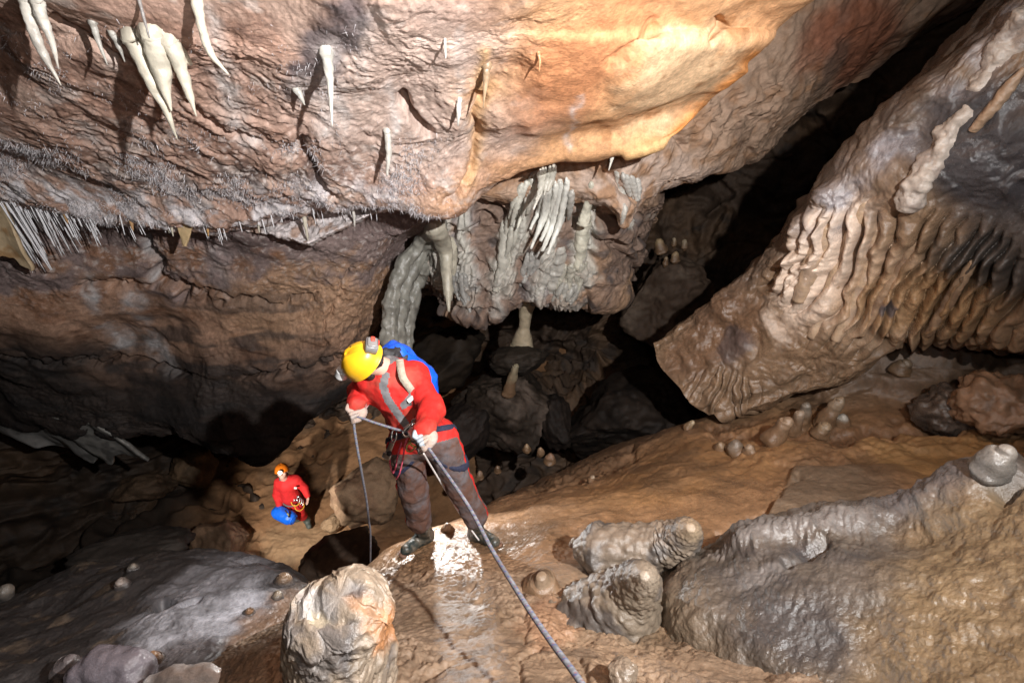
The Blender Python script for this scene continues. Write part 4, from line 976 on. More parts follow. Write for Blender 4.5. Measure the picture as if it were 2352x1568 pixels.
# drips along the ledge
for (a, b, r, lab, cl, sd) in (((694, 468), (709, 563), 5.5, 'tall cream rod stalactite hanging from the ledge', CREAM, 21.), ((588, 478), (596, 535), 6, 'stout cream rod stalactite left of the tall one', CREAM, 22.),
                           ((611, 462), (625, 506), 5, 'grey white stalactite between the two cream rods', GREYW, 23.), ((809, 448), (815, 522), 5, 'pale rod stalactite near the right end of the ledge', WHITE, 24.),
                           ((391, 505), (398, 543), 3.6, 'thin cream stalactite just left of the triangular curtain', CREAM, 25.), ((383, 505), (389, 535), 3, 'thinner cream stalactite left of the triangular curtain', CREAM, 26.),
                           ((473, 503), (479, 543), 4, 'orange stalactite right of the triangular curtain', (.55, .33, .14), 27.), ((146, 486), (156, 513), 4, 'orange stalactite near the left end of the ledge', (.55, .33, .16), 28.),
                           ((300, 505), (306, 530), 4, 'short orange stalactite left of the triangular curtain', (.5, .3, .15), 29.)):
    drip('stalactite', [([a, ((a[0] + b[0]) / 2, (a[1] + b[1]) / 2), b], [r, r * .85, 1])], lab, 'stalactite', cl, Z=4.47, seed=sd, seg=12, rings=36, rough=.12)

def curtain(name, ea, eb, Z, label, color, thick=0.02, wave=0.03, nw=3.0, group=None, dz=0.0, color2=None, seed=0., nr=60, nc=50, mat=None, jag=0.0):
    """a thin drapery between two edge lines given in the picture plane, with folds and real thickness"""
    if Z is None: Z = min(hit(*(np.array(a_) * (1 - k_) + np.array(b_) * k_))[2] for a_, b_ in zip(ea, eb) for k_ in (0, .5, 1)) - .10
    A = resample(vert_path(ea, Z), nr); B = resample(vert_path(eb, Z + dz), nr)
    t = np.linspace(0, 1, nc)
    # ragged outline: uneven length along the lower rim, wandering side edges
    v0 = np.linspace(0, 1, nr); z0_ = np.zeros(nc)
    fall = 1 - .20 * np.clip(noise(np.stack([t * 4.0 + seed * 3.3, z0_ + .3, z0_ + seed], 1)) + .25, 0, 1)
    zz_ = np.zeros(nr); e0 = .10 * noise(np.stack([v0 * 4, zz_ + seed, zz_ + 1.5], 1)) * v0 ** .5; e1 = .10 * noise(np.stack([v0 * 4, zz_ + seed + 7, zz_ + 2.5], 1)) * v0 ** .5
    G = np.empty((nr, nc, 3))
    for j in range(nc):
        vi = v0 * fall[j] * (nr - 1); i0 = np.minimum(vi.astype(int), nr - 2); ff = (vi - i0)[:, None]
        a_ = A[i0] * (1 - ff) + A[i0 + 1] * ff; b_ = B[i0] * (1 - ff) + B[i0 + 1] * ff
        tj = (t[j] + e0 * (1 - t[j]) + e1 * t[j])[:, None]
        G[:, j] = a_ * (1 - tj) + b_ * tj
    n = grid_normals(G); n *= np.sign(np.sum((CAM - G) * n))
    p = G.reshape(-1, 3).astype(np.float32)
    tt = np.tile(t, nr); vv = np.repeat(np.linspace(0, 1, nr), nc)
    w = .4 * wave * (np.sin(np.pi * 2 * (nw * .6 * tt + 0.30 * fbm(p, 1.6, 2, off=seed)))) * (0.35 + 0.65 * vv) + 0.006 * fbm(p, 7, 3, off=seed)
    nn = n.reshape(-1, 3)
    if jag:
        p = p - ZUP * (jag * np.abs(np.sin(tt * 26 + seed)) * smooth(.8, 1, vv))[:, None]
    F = p + nn * (w + thick / 2)[:, None]; Bk = p + nn * (w - thick / 2)[:, None]
    V = np.vstack([F, Bk]); m = nr * nc
    q = grid_quads(nr, nc)
    idx = np.arange(m).reshape(nr, nc)
    rim = np.concatenate([idx[0, :], idx[1:, -1], idx[-1, -2::-1], idx[-2:0:-1, 0]])
    r2 = np.roll(rim, -1)
    Q = np.vstack([q, q[:, ::-1] + m, np.stack([rim, rim + m, r2 + m, r2], 1)])
    # face the camera side outward
    v = V[Q[0]]; nf = np.cross(v[1] - v[0], v[2] - v[0])
    if np.dot(nf, nn[0]) < 0: Q = Q[:, ::-1]
    c = np.tile(np.array(color, np.float32), (len(V), 1)); f = fbm(V.astype(np.float32), 5, 4, off=seed)
    if color2 is not None: c = mixc(c, color2, smooth(0, .5, f))
    c *= (1 + .14 * fbm(V.astype(np.float32), 14, 4))[:, None]
    o = put(name, V, Q, None, mat or CALC, None, A[0], c, np.full(len(V), .5))
    return tag(o, label, 'drapery', group)
def drape(ea, eb, label, color, seed):
    """flowstone drapery: thin fused limbs of uneven length that hug the rock behind"""
    r_ = np.random.default_rng(int(seed * 17) + 5); A = np.array(ea, float); B = np.array(eb, float)
    wid = np.hypot(*(B[0] - A[0])); n = max(3, int(wid / 8) + 1); paths = []
    for i in range(n):
        k = i / (n - 1) + .06 * r_.normal(); L = .78 + .34 * r_.random()
        q = A * (1 - k) + B * k
        q = q[0] + (q - q[0]) * (1 + (L - 1) * np.linspace(0, 1, len(q)) ** .8)[:, None]
        q = np.vstack([q[0] - (q[1] - q[0]) * .25, q]); q[1:, 0] += 1.6 * r_.normal(size=len(q) - 1)
        w_ = 6.5 + 2.5 * r_.random()
        paths.append(([tuple(x) for x in q], [w_ * .5, w_ * .9, w_, max(1.2, w_ * (.25 + .4 * r_.random()))]))
    drip('drapery', paths, label, 'drapery', color, hug=.0, seg=16, rings=50, rough=.34, seed=seed * 3.1, color2=tuple(.8 * x for x in color))
curtain('drapery', [(400, 504), (412, 535), (423, 566)], [(448, 504), (440, 530), (426, 566)], 4.46, 'small cream triangular curtain hanging from the ledge', (.62, .45, .25), .02, .012, 1.0, seed=1.)
curtain('drapery', [(-70, 440), (-50, 520), (-30, 575)], [(-2, 466), (14, 492), (34, 528), (46, 560), (66, 600), (72, 622)], 4.47, 'tan curtain edge beside the straws at the left border', (.50, .38, .24), .04, .05, 1.6, seed=2., color2=(.36, .22, .11))
drape([(1246, 440), (1238, 490), (1212, 552)], [(1296, 432), (1284, 510), (1258, 576)], 'wide white curtain in the middle of the hanging rock', (.76, .75, .69), 3.)
drape([(1196, 432), (1180, 470), (1166, 512)], [(1216, 420), (1205, 470), (1190, 522)], 'narrow white curtain leftmost of the bundle left of the wide white curtain', (.66, .64, .56), 4.)
drape([(1216, 412), (1206, 455), (1196, 505)], [(1240, 400), (1240, 438), (1222, 490)], 'grey white curtain tucked behind the wide white curtain', (.62, .59, .52), 5.)
curtain('drapery', [(-60, 880), (-20, 960), (60, 1010)], [(120, 930), (180, 1000), (250, 1060)], 6.7, 'large grey folded drapery under the dark wall at far left', (.20, .19, .18), .05, .16, 2.3, seed=6., nr=70, nc=90, color2=(.09, .085, .08))
curtain('drapery', [(110, 950), (170, 1000), (250, 1062)], [(230, 975), (290, 1010), (345, 1050)], 6.65, 'grey drapery right of the large folded one below the wall', (.20, .19, .175), .05, .12, 2., seed=7., color2=(.09, .085, .08))
# more draperies of the hanging rock
drape([(1292, 448), (1284, 500), (1276, 540)], [(1312, 446), (1308, 480), (1298, 520)], 'slim grey white curtain at the right edge of the wide white one', (.50, .48, .44), 11.)
drape([(1246, 396), (1242, 430), (1232, 462)], [(1270, 388), (1266, 415), (1256, 450)], 'short pale curtain just above the wide white one', (.54, .51, .44), 12.)
drape([(1168, 505), (1160, 560), (1150, 610)], [(1186, 505), (1180, 550), (1166, 600)], 'thin pale curtain hanging under the leftmost narrow curtain', (.48, .46, .40), 13.)
drape([(1212, 590), (1206, 620), (1196, 652)], [(1236, 586), (1230, 612), (1216, 640)], 'small grey curtain in the middle of the dark hanging rock', (.40, .385, .36), 14.)
drape([(1284, 655), (1276, 675), (1270, 692)], [(1330, 660), (1322, 680), (1316, 700)], 'grey ragged fringe at the lower edge of the hanging rock', (.38, .365, .33), 15.)
drape([(1040, 632), (1048, 670), (1060, 700)], [(1066, 640), (1072, 680), (1078, 714)], 'ragged grey curtain right of the pale tapering stalactite', (.36, .35, .33), 16.)
drape([(1432, 405), (1440, 430), (1446, 452)], [(1462, 415), (1468, 435), (1470, 460)], 'small white curtain at the right end of the smooth roof', (.52, .50, .46), 17.)
# white columns and flows on the hanging rock
drip('flowstone_column', [([(1006, 512), (962, 560), (926, 612), (903, 672), (897, 735), (893, 800), (888, 870)], [14, 17, 18, 18, 20, 20, 26]), ([(1012, 520), (978, 565), (948, 612), (922, 672), (915, 735), (913, 800), (912, 880)], [16, 20, 20, 20, 22, 22, 30]), ([(1000, 540), (976, 590), (958, 640), (944, 700), (936, 760), (932, 810), (932, 870)], [14, 18, 20, 18, 16, 16, 24]), ([(962, 580), (972, 620), (970, 660)], [14, 14, 3]), ([(1000, 530), (1004, 560), (990, 610)], [16, 18, 4])],
     'broad grey white flowstone column rising behind the yellow helmet', 'flowstone', (.28, .27, .235), hug=.02, seg=30, rings=120, flute=.16, rough=.45, seed=31., color2=(.20, .19, .165))
drip('stalactite', [([(1000, 520), (1022, 575), (1028, 650), (1031, 716)], [24, 17, 13, 3]), ([(1035, 560), (1040, 610), (1036, 690)], [14, 10, 3])], 'pale tapering stalactite right of the grey white column', 'stalactite', (.50, .46, .37), hug=.0, seg=22, flute=.14, seed=32.)
drip('stalactite', [([(1358, 428), (1349, 470), (1340, 515)], [8, 12, 16]), ([(1342, 512), (1336, 560), (1326, 618)], [17, 15, 9])], 'pale torch shaped stalactite right of the wide white curtain', 'stalactite', (.70, .67, .55), hug=.02, seg=22, flute=.14, rough=.15, seed=33.)
drape([(1300, 616), (1292, 640), (1284, 664)], [(1344, 612), (1336, 645), (1328, 678)], 'fringed pale drapery below the torch shaped stalactite', (.46, .44, .37), 8.)
drip('flowstone', [([(1160, 520), (1156, 597), (1138, 668)], [12, 14, 8]), ([(1166, 540), (1168, 600), (1160, 640)], [7, 8, 3])], 'pale flowstone ridge down the left side of the hanging rock', 'flowstone', (.50, .48, .42), hug=.03, seg=20, rough=.3, flute=.1, seed=34.)
drip('flowstone', [([(1285, 575), (1276, 620), (1262, 672)], [16, 24, 12]), ([(1262, 580), (1252, 630), (1236, 682)], [10, 14, 8]), ([(1290, 600), (1288, 640), (1270, 690)], [12, 14, 3])], 'lumpy grey flowstone under the wide white curtain', 'flowstone', (.42, .40, .36), hug=.06, seg=30, rings=70, rough=.5, seed=35.)
drip('stalactite', [([(1417, 395), (1428, 440), (1434, 480), (1428, 514)], [7, 9, 8, 4])], 'thin white stalactite on the right edge of the hanging rock', 'stalactite', WHITE, hug=.02, rough=.3, seed=36.)
drip('stalactite', [([(1410, 343), (1405, 366), (1398, 392)], [5, 4, 1])], 'small white stalactite under the orange roof edge', 'stalactite', WHITE, Z=4.2, seed=37.)
drip('stalactite', [([(1502, 338), (1508, 350), (1502, 358)], [3, 4, 1])], 'white twisted stalactite right of the orange roof edge', 'stalactite', WHITE, Z=5.5, seed=38.)
drip('stalactite', [([(1606, 350), (1590, 368), (1572, 388)], [5, 4, 1])], 'slanting white stalactite on the smooth right roof', 'stalactite', WHITE, Z=5.5, seed=39.)
drip('flowstone_column', [([(1218, 676), (1208, 720), (1204, 752), (1198, 800)], [19, 14, 13, 30])], 'slim tan column standing in the dark below the hanging rock', 'column', (.44, .36, .25), Z=7.1, seg=24, rough=.22, flute=.1, seed=40.)

# boulders
import bmesh
def ico(n):
    bm = bmesh.new(); bmesh.ops.create_icosphere(bm, subdivisions=n, radius=1.0)
    V = np.array([v.co[:] for v in bm.verts]); T = np.array([[v.index for v in f.verts] for f in bm.faces]); bm.free()
    return V, T
ICO = {5: ico(5), 6: ico(6)}
def boulder(name, px, py, Z, rx, ry, rz, label, color=(.24, .15, .09), seed=0, cuts=9, rot=0, lvl=5, mat=None, rough=.14, color2=None, cat='boulder', facet=0.62, wet=.1, skew=0.0):
    V0, T = ICO[lvl]
    V = V0.copy(); r = np.random.default_rng(seed + 100)
    for _ in range(cuts):
        n = r.normal(size=3); n /= np.linalg.norm(n); d = facet + 0.3 * r.random()
        V -= np.maximum(0, V @ n - d)[:, None] * n * 0.92
    nf = fbm(V0, 1.3, 4, off=seed * 3.1); V *= (1 + rough * nf + rough * .45 * fbm(V0, 5.0, 4, off=seed * 2.))[:, None]
    a = math.radians(rot); ca, sa = math.cos(a), math.sin(a)
    m = Z / FPX
    X = RGT * ca + UPV * sa; Y = -RGT * sa + UPV * ca
    W = P(px, py, Z) + V[:, :1] * X * rx * m + V[:, 1:2] * (Y * ry * m + skew * X) + V[:, 2:3] * FWD * rz
    c = np.tile(np.array(color, np.float32), (len(W), 1))
    f = fbm(W.astype(np.float32), 2.2, 4, off=seed)
    c = mixc(c, color2 or tuple(0.55 * x for x in color), smooth(-.1, .5, f)); c *= (1 + .25 * fbm(W.astype(np.float32), 14, 4))[:, None]
    o = put(name, W, None, T, mat or ROCK, None, W.mean(0) - ZUP * (W.mean(0)[2] - W[:, 2].min()), c, np.full(len(W), wet))
    return tag(o, label, cat)
boulder('boulder', 838, 1132, 9.0, 84, 78, .7, 'large tan boulder on the sand right of the far caver', (.36, .23, .14), 1, 12, 25, color2=(.26, .15, .09))
boulder('boulder', 512, 1243, 8.7, 66, 50, .5, 'brown angular boulder half sunk in sand left of the far caver', (.25, .15, .09), 2, 10, -25)
boulder('boulder', 550, 1285, 8.4, 34, 18, .3, 'small pale slab in front of the brown angular boulder', (.40, .27, .16), 3, 9, -8)
boulder('boulder', 790, 1285, 7.6, 92, 66, .7, 'dark rounded boulder beyond the slope edge, left of the boots', (.12, .075, .05), 4, 10, 15)
boulder('boulder', 764, 1200, 9.5, 26, 20, .25, 'flat tan slab beside the far caver boots', (.40, .26, .15), 5, 9, 20)
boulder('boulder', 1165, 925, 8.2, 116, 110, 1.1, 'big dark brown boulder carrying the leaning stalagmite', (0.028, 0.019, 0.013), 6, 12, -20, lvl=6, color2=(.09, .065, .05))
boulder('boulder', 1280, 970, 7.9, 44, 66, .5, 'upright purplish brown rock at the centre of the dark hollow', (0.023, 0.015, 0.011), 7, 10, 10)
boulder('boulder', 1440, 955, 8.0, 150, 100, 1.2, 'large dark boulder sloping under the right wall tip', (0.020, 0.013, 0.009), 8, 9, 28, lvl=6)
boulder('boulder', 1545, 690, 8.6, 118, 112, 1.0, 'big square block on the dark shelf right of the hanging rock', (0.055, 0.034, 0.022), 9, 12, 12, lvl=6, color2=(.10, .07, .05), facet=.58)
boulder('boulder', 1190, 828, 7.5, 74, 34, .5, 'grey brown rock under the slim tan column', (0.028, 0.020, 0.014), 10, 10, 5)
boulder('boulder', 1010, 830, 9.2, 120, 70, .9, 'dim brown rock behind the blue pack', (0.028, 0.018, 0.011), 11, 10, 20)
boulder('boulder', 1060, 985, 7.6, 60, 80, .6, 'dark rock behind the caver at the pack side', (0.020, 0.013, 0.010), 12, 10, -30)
boulder('boulder', 330, 1120, 9.6, 70, 34, .5, 'dim brown rock at the back of the dark sand', (0.112, 0.070, 0.042), 13, 10, 10)
boulder('boulder', 445, 1080, 10.2, 48, 50, .5, 'brown rounded rock below the hanging wall tip', (0.168, 0.105, 0.059), 14, 9, 0)
boulder('boulder', 300, 1262, 7.6, 130, 40, .6, 'nearly black boulder behind the grey mound', (.08, .065, .055), 15, 10, 8)
boulder('boulder', 2170, 945, 4.15, 60, 62, .28, 'dark wet rock under the right wall', (.10, .075, .06), 16, 8, 35, mat=FLOW, wet=.8, rough=.22)
boulder('boulder', 2300, 930, 3.75, 84, 80, .3, 'brown knobbly rock at the right border under the wall', (.26, .16, .10), 17, 8, 30, mat=FLOW, wet=.6, rough=.24)

# stalagmites on the slope
def stump():
    V, q, t, c, b = drip_parts([([(788, 1660), (782, 1560), (780, 1470), (784, 1420), (788, 1388), (782, 1368), (774, 1360)], [112, 104, 97, 91, 82, 62, 28])], 1.72, (.30, .245, .19), seg=220, rings=260, rough=.10, seed=51., embed=.1)
    p = V.astype(np.float32); ctr = P(784, 1450, 1.72)
    d = p - ctr.astype(np.float32); d[:, 2] = 0; d /= np.linalg.norm(d, axis=1, keepdims=True) + 1e-6
    px, py, z = proj(V)
    w1, w2, idn = worley2(p[:, 0] * 9 + p[:, 1] * 4 + .5 * fbm(p, 5, 3), p[:, 2] * 8 + .5 * fbm(p, 5, 3, off=4.), 21)
    V = V + d * (0.022 * fbm(p, 6, 5, .6) + 0.008 * ridged(p, 12, 3) + 0.010 * (idn - .5) * smooth(.03, .14, w2 - w1) - .012 * (1 - smooth(0, .06, w2 - w1)) + .006 * np.mod(p[:, 2] * 22 + fbm(p, 4, 3), 1.0))[:, None]
    V[:, 2] += 0.02 * fbm(p, 8, 4) * (py < 1420)
    f1, f2, f3 = fbm(p, 5, 4, off=2.), fbm(p, 11, 4, off=8.), fbm(p, 30, 3)
    c = np.tile(np.array([.29, .225, .165], np.float32), (len(V), 1))
    c = mixc(c, (.14, .125, .12), .8 * smooth(0, .5, f1 + .5 * f2))
    c = mixc(c, (.42, .39, .37), .85 * np.clip(blob(px, py, 720, 1385, 50, 40, 20, f2) + blob(px, py, 790, 1345, 50, 16, 0, f2), 0, 1))
    c = mixc(c, (.55, .46, .33), .9 * blob(px, py, 728, 1420, 24, 24, 0, f2))
    c = mixc(c, (.36, .14, .04), .8 * blob(px, py, 880, 1440, 26, 80, 8, f2))
    c = mixc(c, (.40, .21, .11), .7 * np.clip(blob(px, py, 820, 1370, 30, 26, 0, f2) + blob(px, py, 850, 1410, 30, 40, 0, f2), 0, 1))
    c = mixc(c, (.09, .082, .085), .8 * np.clip(groove(px, py, [(830, 1350), (760, 1372), (735, 1400)], 12) * (.6 + f2) + groove(px, py, [(800, 1420), (790, 1500), (800, 1568)], 14) * .7, 0, 1))
    c *= (.72 * (1 + .3 * f3))[:, None]
    tag(put('stalagmite', V, q, t, FLOW, None, b, c, np.full(len(V), .35)), 'thick pale broken stalagmite stump in the foreground', 'stalagmite')
stump()
drip('stalagmite', [([(1370, 1262), (1450, 1262), (1520, 1252), (1556, 1240), (1572, 1226), (1581, 1217), (1586, 1211)], [62, 56, 51, 42, 36, 25, 8])], 'scaly grey stalagmite leaning right with a cream tip', 'stalagmite', (.15, .115, .085), Z=2.62, lean=-.34, mat=FLOW, seg=90, rings=150, rough=.12, rip=.14, ripn=13, seed=52., color2=(.08, .068, .06), tipcol=(.22, .16, .105), wet=.4, embed=.12)
drip('stalagmite', [([(1340, 1490), (1385, 1445), (1430, 1395), (1458, 1356), (1470, 1338), (1477, 1328), (1481, 1322)], [128, 108, 82, 55, 44, 29, 8])], 'scaly grey brown stalagmite with a wet rounded tip in front', 'stalagmite', (.145, .113, .082), Z=2.28, lean=-.42, mat=FLOW, seg=120, rings=180, rough=.16, rip=.12, ripn=13, seed=53., color2=(.075, .063, .055), tipcol=(.20, .16, .12), wet=.45, embed=.1)
def knob(px, py, r, h, label, color=TAN, lean=(0, 0), name='stalagmite', Z=None, seed=0., wet=.6, basecol=(.17, .10, .055)):
    """small stubby stalagmite whose tip shows at px,py"""
    z = (hit(px + lean[0], py + h + lean[1])[2] if Z is None else Z)
    color = tuple(.72 * x for x in color)
    pts = [(px + lean[0], py + h + lean[1]), (px + lean[0] * .4, py + h * .45 + lean[1] * .4), (px, py + r * .5), (px, py)]
    return drip(name, [(pts, [r * 1.7, r * 1.15, r * .92, r * .40])], label, 'stalagmite', color, Z=z, mat=FLOW, seg=28, rings=44, rough=.26, seed=seed, wet=wet, embed=.06, basecol=basecol)
knob(1028, 1203, 9, 16, 'small pale knob between the boots of the near caver', (.46, .34, .25), seed=1.)
knob(1590, 966, 6, 18, 'small cream stalagmite on the crest under the right wall', (.5, .38, .24), (-12, 0), seed=2.)
knob(1362, 1092, 5, 12, 'tiny pale stalagmite on the shaded edge of the slope', (.44, .34, .24), (-5, 0), seed=3.)
knob(1210, 1020, 6, 14, 'leftmost of three tan knobs behind the slope crest', (.44, .30, .18), Z=6.6, seed=4.)
knob(1241, 1028, 6, 14, 'middle of three tan knobs behind the slope crest', (.40, .26, .16), Z=6.6, seed=5.)
knob(1264, 1042, 9, 16, 'rightmost and largest of three brown knobs behind the slope crest', (.36, .21, .13), Z=6.5, seed=6.)
knob(1102, 1082, 6, 12, 'dim knob right of the near caver leg', (.34, .22, .15), Z=6.4, seed=7.)
knob(1143, 1070, 5, 12, 'dim knob between the leg and the three knobs', (.30, .19, .12), Z=6.5, seed=8.)
knob(1184, 838, 9, 66, 'leaning stalagmite standing on the big dark boulder', (.42, .36, .24), (-18, 0), Z=7.3, seed=9., wet=.2)
knob(1514, 548, 10, 28, 'largest tan stalagmite on top of the square block', (.48, .34, .19), (4, 0), Z=7.75, seed=10., wet=.2)
knob(1548, 546, 4, 16, 'slim pale stalagmite at the back of the square block', (.46, .36, .24), Z=7.9, seed=11., wet=.2)
knob(1572, 550, 5, 18, 'rightmost pale stalagmite on the square block', (.46, .36, .24), Z=7.9, seed=12., wet=.2)
knob(1552, 578, 7, 20, 'tan stalagmite at the front edge of the square block', (.46, .32, .18), (-2, 0), Z=7.7, seed=13., wet=.2)
knob(1530, 590, 4, 16, 'smallest stalagmite at the front edge of the square block', (.42, .30, .18), (-2, 0), Z=7.7, seed=14., wet=.2)
knob(1655, 1016, 9, 16, 'low wet knob leftmost in the row below the right wall', (.30, .2, .12), seed=15.)
knob(1690, 1012, 15, 22, 'wide grey wet knob in the row below the right wall', (.26, .2, .15), seed=16.)
knob(1722, 1022, 9, 16, 'low pale wet knob right of the wide grey knob', (.40, .29, .2), seed=17.)
knob(1808, 960, 15, 50, 'leaning tan stalagmite with a flat tip on the upper terrace', (.38, .26, .17), (-34, 4), seed=18.)
knob(1838, 944, 10, 44, 'slim stalagmite with a whitish tip behind the leaning tan one', (.40, .30, .22), (-18, 4), seed=19.)
knob(1852, 926, 10, 50, 'grey tipped stalagmite highest in the cluster on the terrace', (.24, .2, .16), (-10, 4), seed=20.)
knob(1928, 914, 13, 54, 'knobbly stalagmite with a pale broken tip on the terrace', (.34, .25, .17), (-38, 8), seed=21.)
knob(1896, 972, 13, 24, 'squat tan lump in front of the terrace cluster', (.42, .30, .19), (-12, 0), seed=22.)
knob(1936, 952, 11, 22, 'white hollow knob at the right of the terrace cluster', (.46, .42, .36), (-2, 0), seed=23.)
knob(2080, 826, 14, 26, 'rounded brown knob on the lump below the curtains', (.30, .21, .14), (-14, 0), seed=24.)
knob(1322, 1236, 10, 16, 'pale knob left of the leaning scaly stalagmite', (.42, .33, .24), seed=25.)
knob(1244, 1322, 26, 26, 'low cream lump beside the taut rope', (.27, .19, .125), seed=26.)
knob(2310, 1026, 26, 44, 'white wet fluted knob at the right border above the bank', (.22, .195, .17), (-34, 12), seed=27., wet=.8, basecol=(.10, .09, .08))
knob(652, 1320, 13, 18, 'brown knob on the right rim of the grey mound', (.28, .18, .11), seed=28., basecol=(.06, .052, .05), wet=.8)
knob(638, 1360, 8, 10, 'small pale wet knob below the brown one on the mound', (.36, .28, .2), seed=29., basecol=(.06, .052, .05), wet=.9)
knob(572, 1398, 8, 10, 'small orange brown knob low on the mound', (.32, .18, .1), seed=30., basecol=(.06, .052, .05), wet=.8)
knob(276, 1330, 10, 14, 'pale pinkish knob on the dark part of the mound', (.36, .29, .25), (6, 0), seed=31., basecol=(.06, .052, .05))
knob(306, 1296, 8, 8, 'pale crumb on the top edge of the mound', (.32, .27, .22), seed=32., basecol=(.06, .052, .05))
knob(12, 1345, 14, 56, 'ribbed pale stalagmite at the left border', (.30, .26, .22), (-4, 0), Z=4.3, seed=33., basecol=(.06, .052, .05))
knob(349, 1500, 17, 26, 'orange brown wet knob at the bottom left', (.34, .19, .10), seed=34., basecol=(.06, .052, .05), wet=.9)
knob(160, 1510, 24, 40, 'rounded grey purple lump at the bottom left', (.20, .17, .17), seed=35., basecol=(.06, .052, .05), wet=.9)
drip('flowstone', [([(190, 1560), (240, 1530), (300, 1540), (330, 1575)], [40, 44, 44, 30])], 'glossy dark purple flowstone lump at the bottom left', 'flowstone', (.15, .13, .145), Z=2.25, lean=0., mat=FLOW, seg=40, rings=60, rough=.28, seed=61., wet=.95)
drip('flowstone', [([(345, 1580), (400, 1560), (470, 1560), (540, 1570)], [26, 30, 28, 20])], 'white glossy flowstone ridge at the bottom left', 'flowstone', (.55, .53, .52), Z=2.12, lean=0., mat=FLOW, seg=36, rings=60, rough=.25, seed=62., wet=1.)
boulder('stone', 1432, 1545, 1.52, 40, 30, .05, 'flat wet stone at the bottom edge below the scaly stalagmite', (.17, .13, .095), 21, 8, 20, mat=FLOW, wet=.8, cat='stone')
# knobbly rib on the right wall
drip('flowstone', [([(2372, 30), (2320, 100), (2270, 175), (2215, 260), (2160, 340), (2110, 420), (2085, 480)], [30, 34, 30, 34, 30, 36, 26])], 'pale knobbly flowstone rib running down the right wall', 'flowstone', (.42, .36, .31), Z=2.66, lean=.70, mat=FLOW, seg=40, rings=150, rough=.5, rip=.1, ripn=20, seed=63., wet=.7, color2=(.27, .22, .19))
drip('stalactite', [([(2318, 200), (2270, 260), (2235, 300)], [13, 13, 10])], 'smooth brown finger beside the knobbly rib', 'stalactite', (.30, .20, .13), Z=2.75, lean=.2, mat=FLOW, rough=.1, seed=64.)
# curtain ribs fused to the right wall
for i, (a, b, c, r, lab) in enumerate((
        ((1985, 470), (1935, 600), (1865, 775), 20, 'thick pale rib at the left of the right wall curtains'),
        ((2022, 520), (1985, 640), (1920, 782), 17, 'long tan rib next to the thick pale rib'),
        ((1905, 520), (1870, 600), (1835, 690), 22, 'knobbly bright rib on the nose of the right wall'),
        ((2100, 560), (2040, 660), (1975, 770), 13, 'thin brown rib in the middle of the curtains'),
        ((2160, 590), (2100, 680), (2040, 770), 12, 'brown rib right of the middle of the curtains'),
        ((2230, 610), (2180, 690), (2130, 770), 13, 'dark brown rib near the right end of the curtains'))):
    za, zb, zc = hit(*a, only=None)[2], hit(*b)[2], hit(*c)[2]
    paths = [([a, b, c], [r * .7, r, r * .75])]
    V, q, t, col, bb = drip_parts(paths, za + .03, (.46, .33, .22) if i < 3 else (.33, .22, .14), lean=zc - za, seg=24, rings=80, rough=.2, rip=.03, ripn=24, seed=70. + i, color2=(.36, .26, .19) if i < 3 else (.22, .14, .09))
    tag(put('flowstone_rib', V, q, t, FLOW, None, bb, col, np.full(len(V), .6)), lab, 'flowstone', 'ribs of the right wall curtains')

# soda straws: one straw, copied
def straw_mesh():
    V, q, t, s, an = tube(np.array([[0, 0, .06], [0, 0, -.5], [0.004, 0, -1.0]]), [1, .9, .55], 7, 10, None, uniform=True)
    V = V * np.array([.0065, .0065, 1]); V[:, :2] *= 1.0
    c = np.tile(np.array([.80, .79, .81], np.float32), (len(V), 1))
    me = new_mesh('straw', V, q, t, c, np.full(len(V), .6)); me.materials.append(CALC); return me
SM = straw_mesh()
def straw(loc, L, th, label, group):
    o = bpy.data.objects.new('soda_straw', SM); COL.objects.link(o)
    o.location = loc; o.scale = (th, th, L); o.rotation_euler = (rng.normal() * .045, rng.normal() * .045, rng.random() * 6)
    return tag(o, label, 'soda straw', group)
LIPX = [-300, 0, 150, 300, 520, 700, 850, 920]; LIPY = [424, 466, 492, 512, 512, 492, 470, 478]
for i in range(170):
    x = -14 + 230 * rng.random() ** 1.25; zz = 4.44 + .34 * rng.random()
    y = np.interp(x, LIPX, LIPY) + 8 - 34 * rng.random()
    straw(P(x, y, zz), (0.06 + .56 * rng.random() ** 1.6) * (1.3 - .85 * max(x, 0) / 216), .55 + 1.0 * rng.random() ** 1.5, 'long white soda straw in the dense cluster at left', 'soda straws crowded at the left end of the ledge')
for i in range(112):
    x = 190 + 680 * rng.random(); zz = 4.36 + .36 * rng.random()
    y = np.interp(x, LIPX, LIPY) - 4 - 10 * rng.random()
    straw(P(x, y, zz), 0.04 + .20 * rng.random() ** 2.2, .55 + .4 * rng.random(), 'short thin soda straw in the row along the ledge', 'soda straws in a row along the ledge')

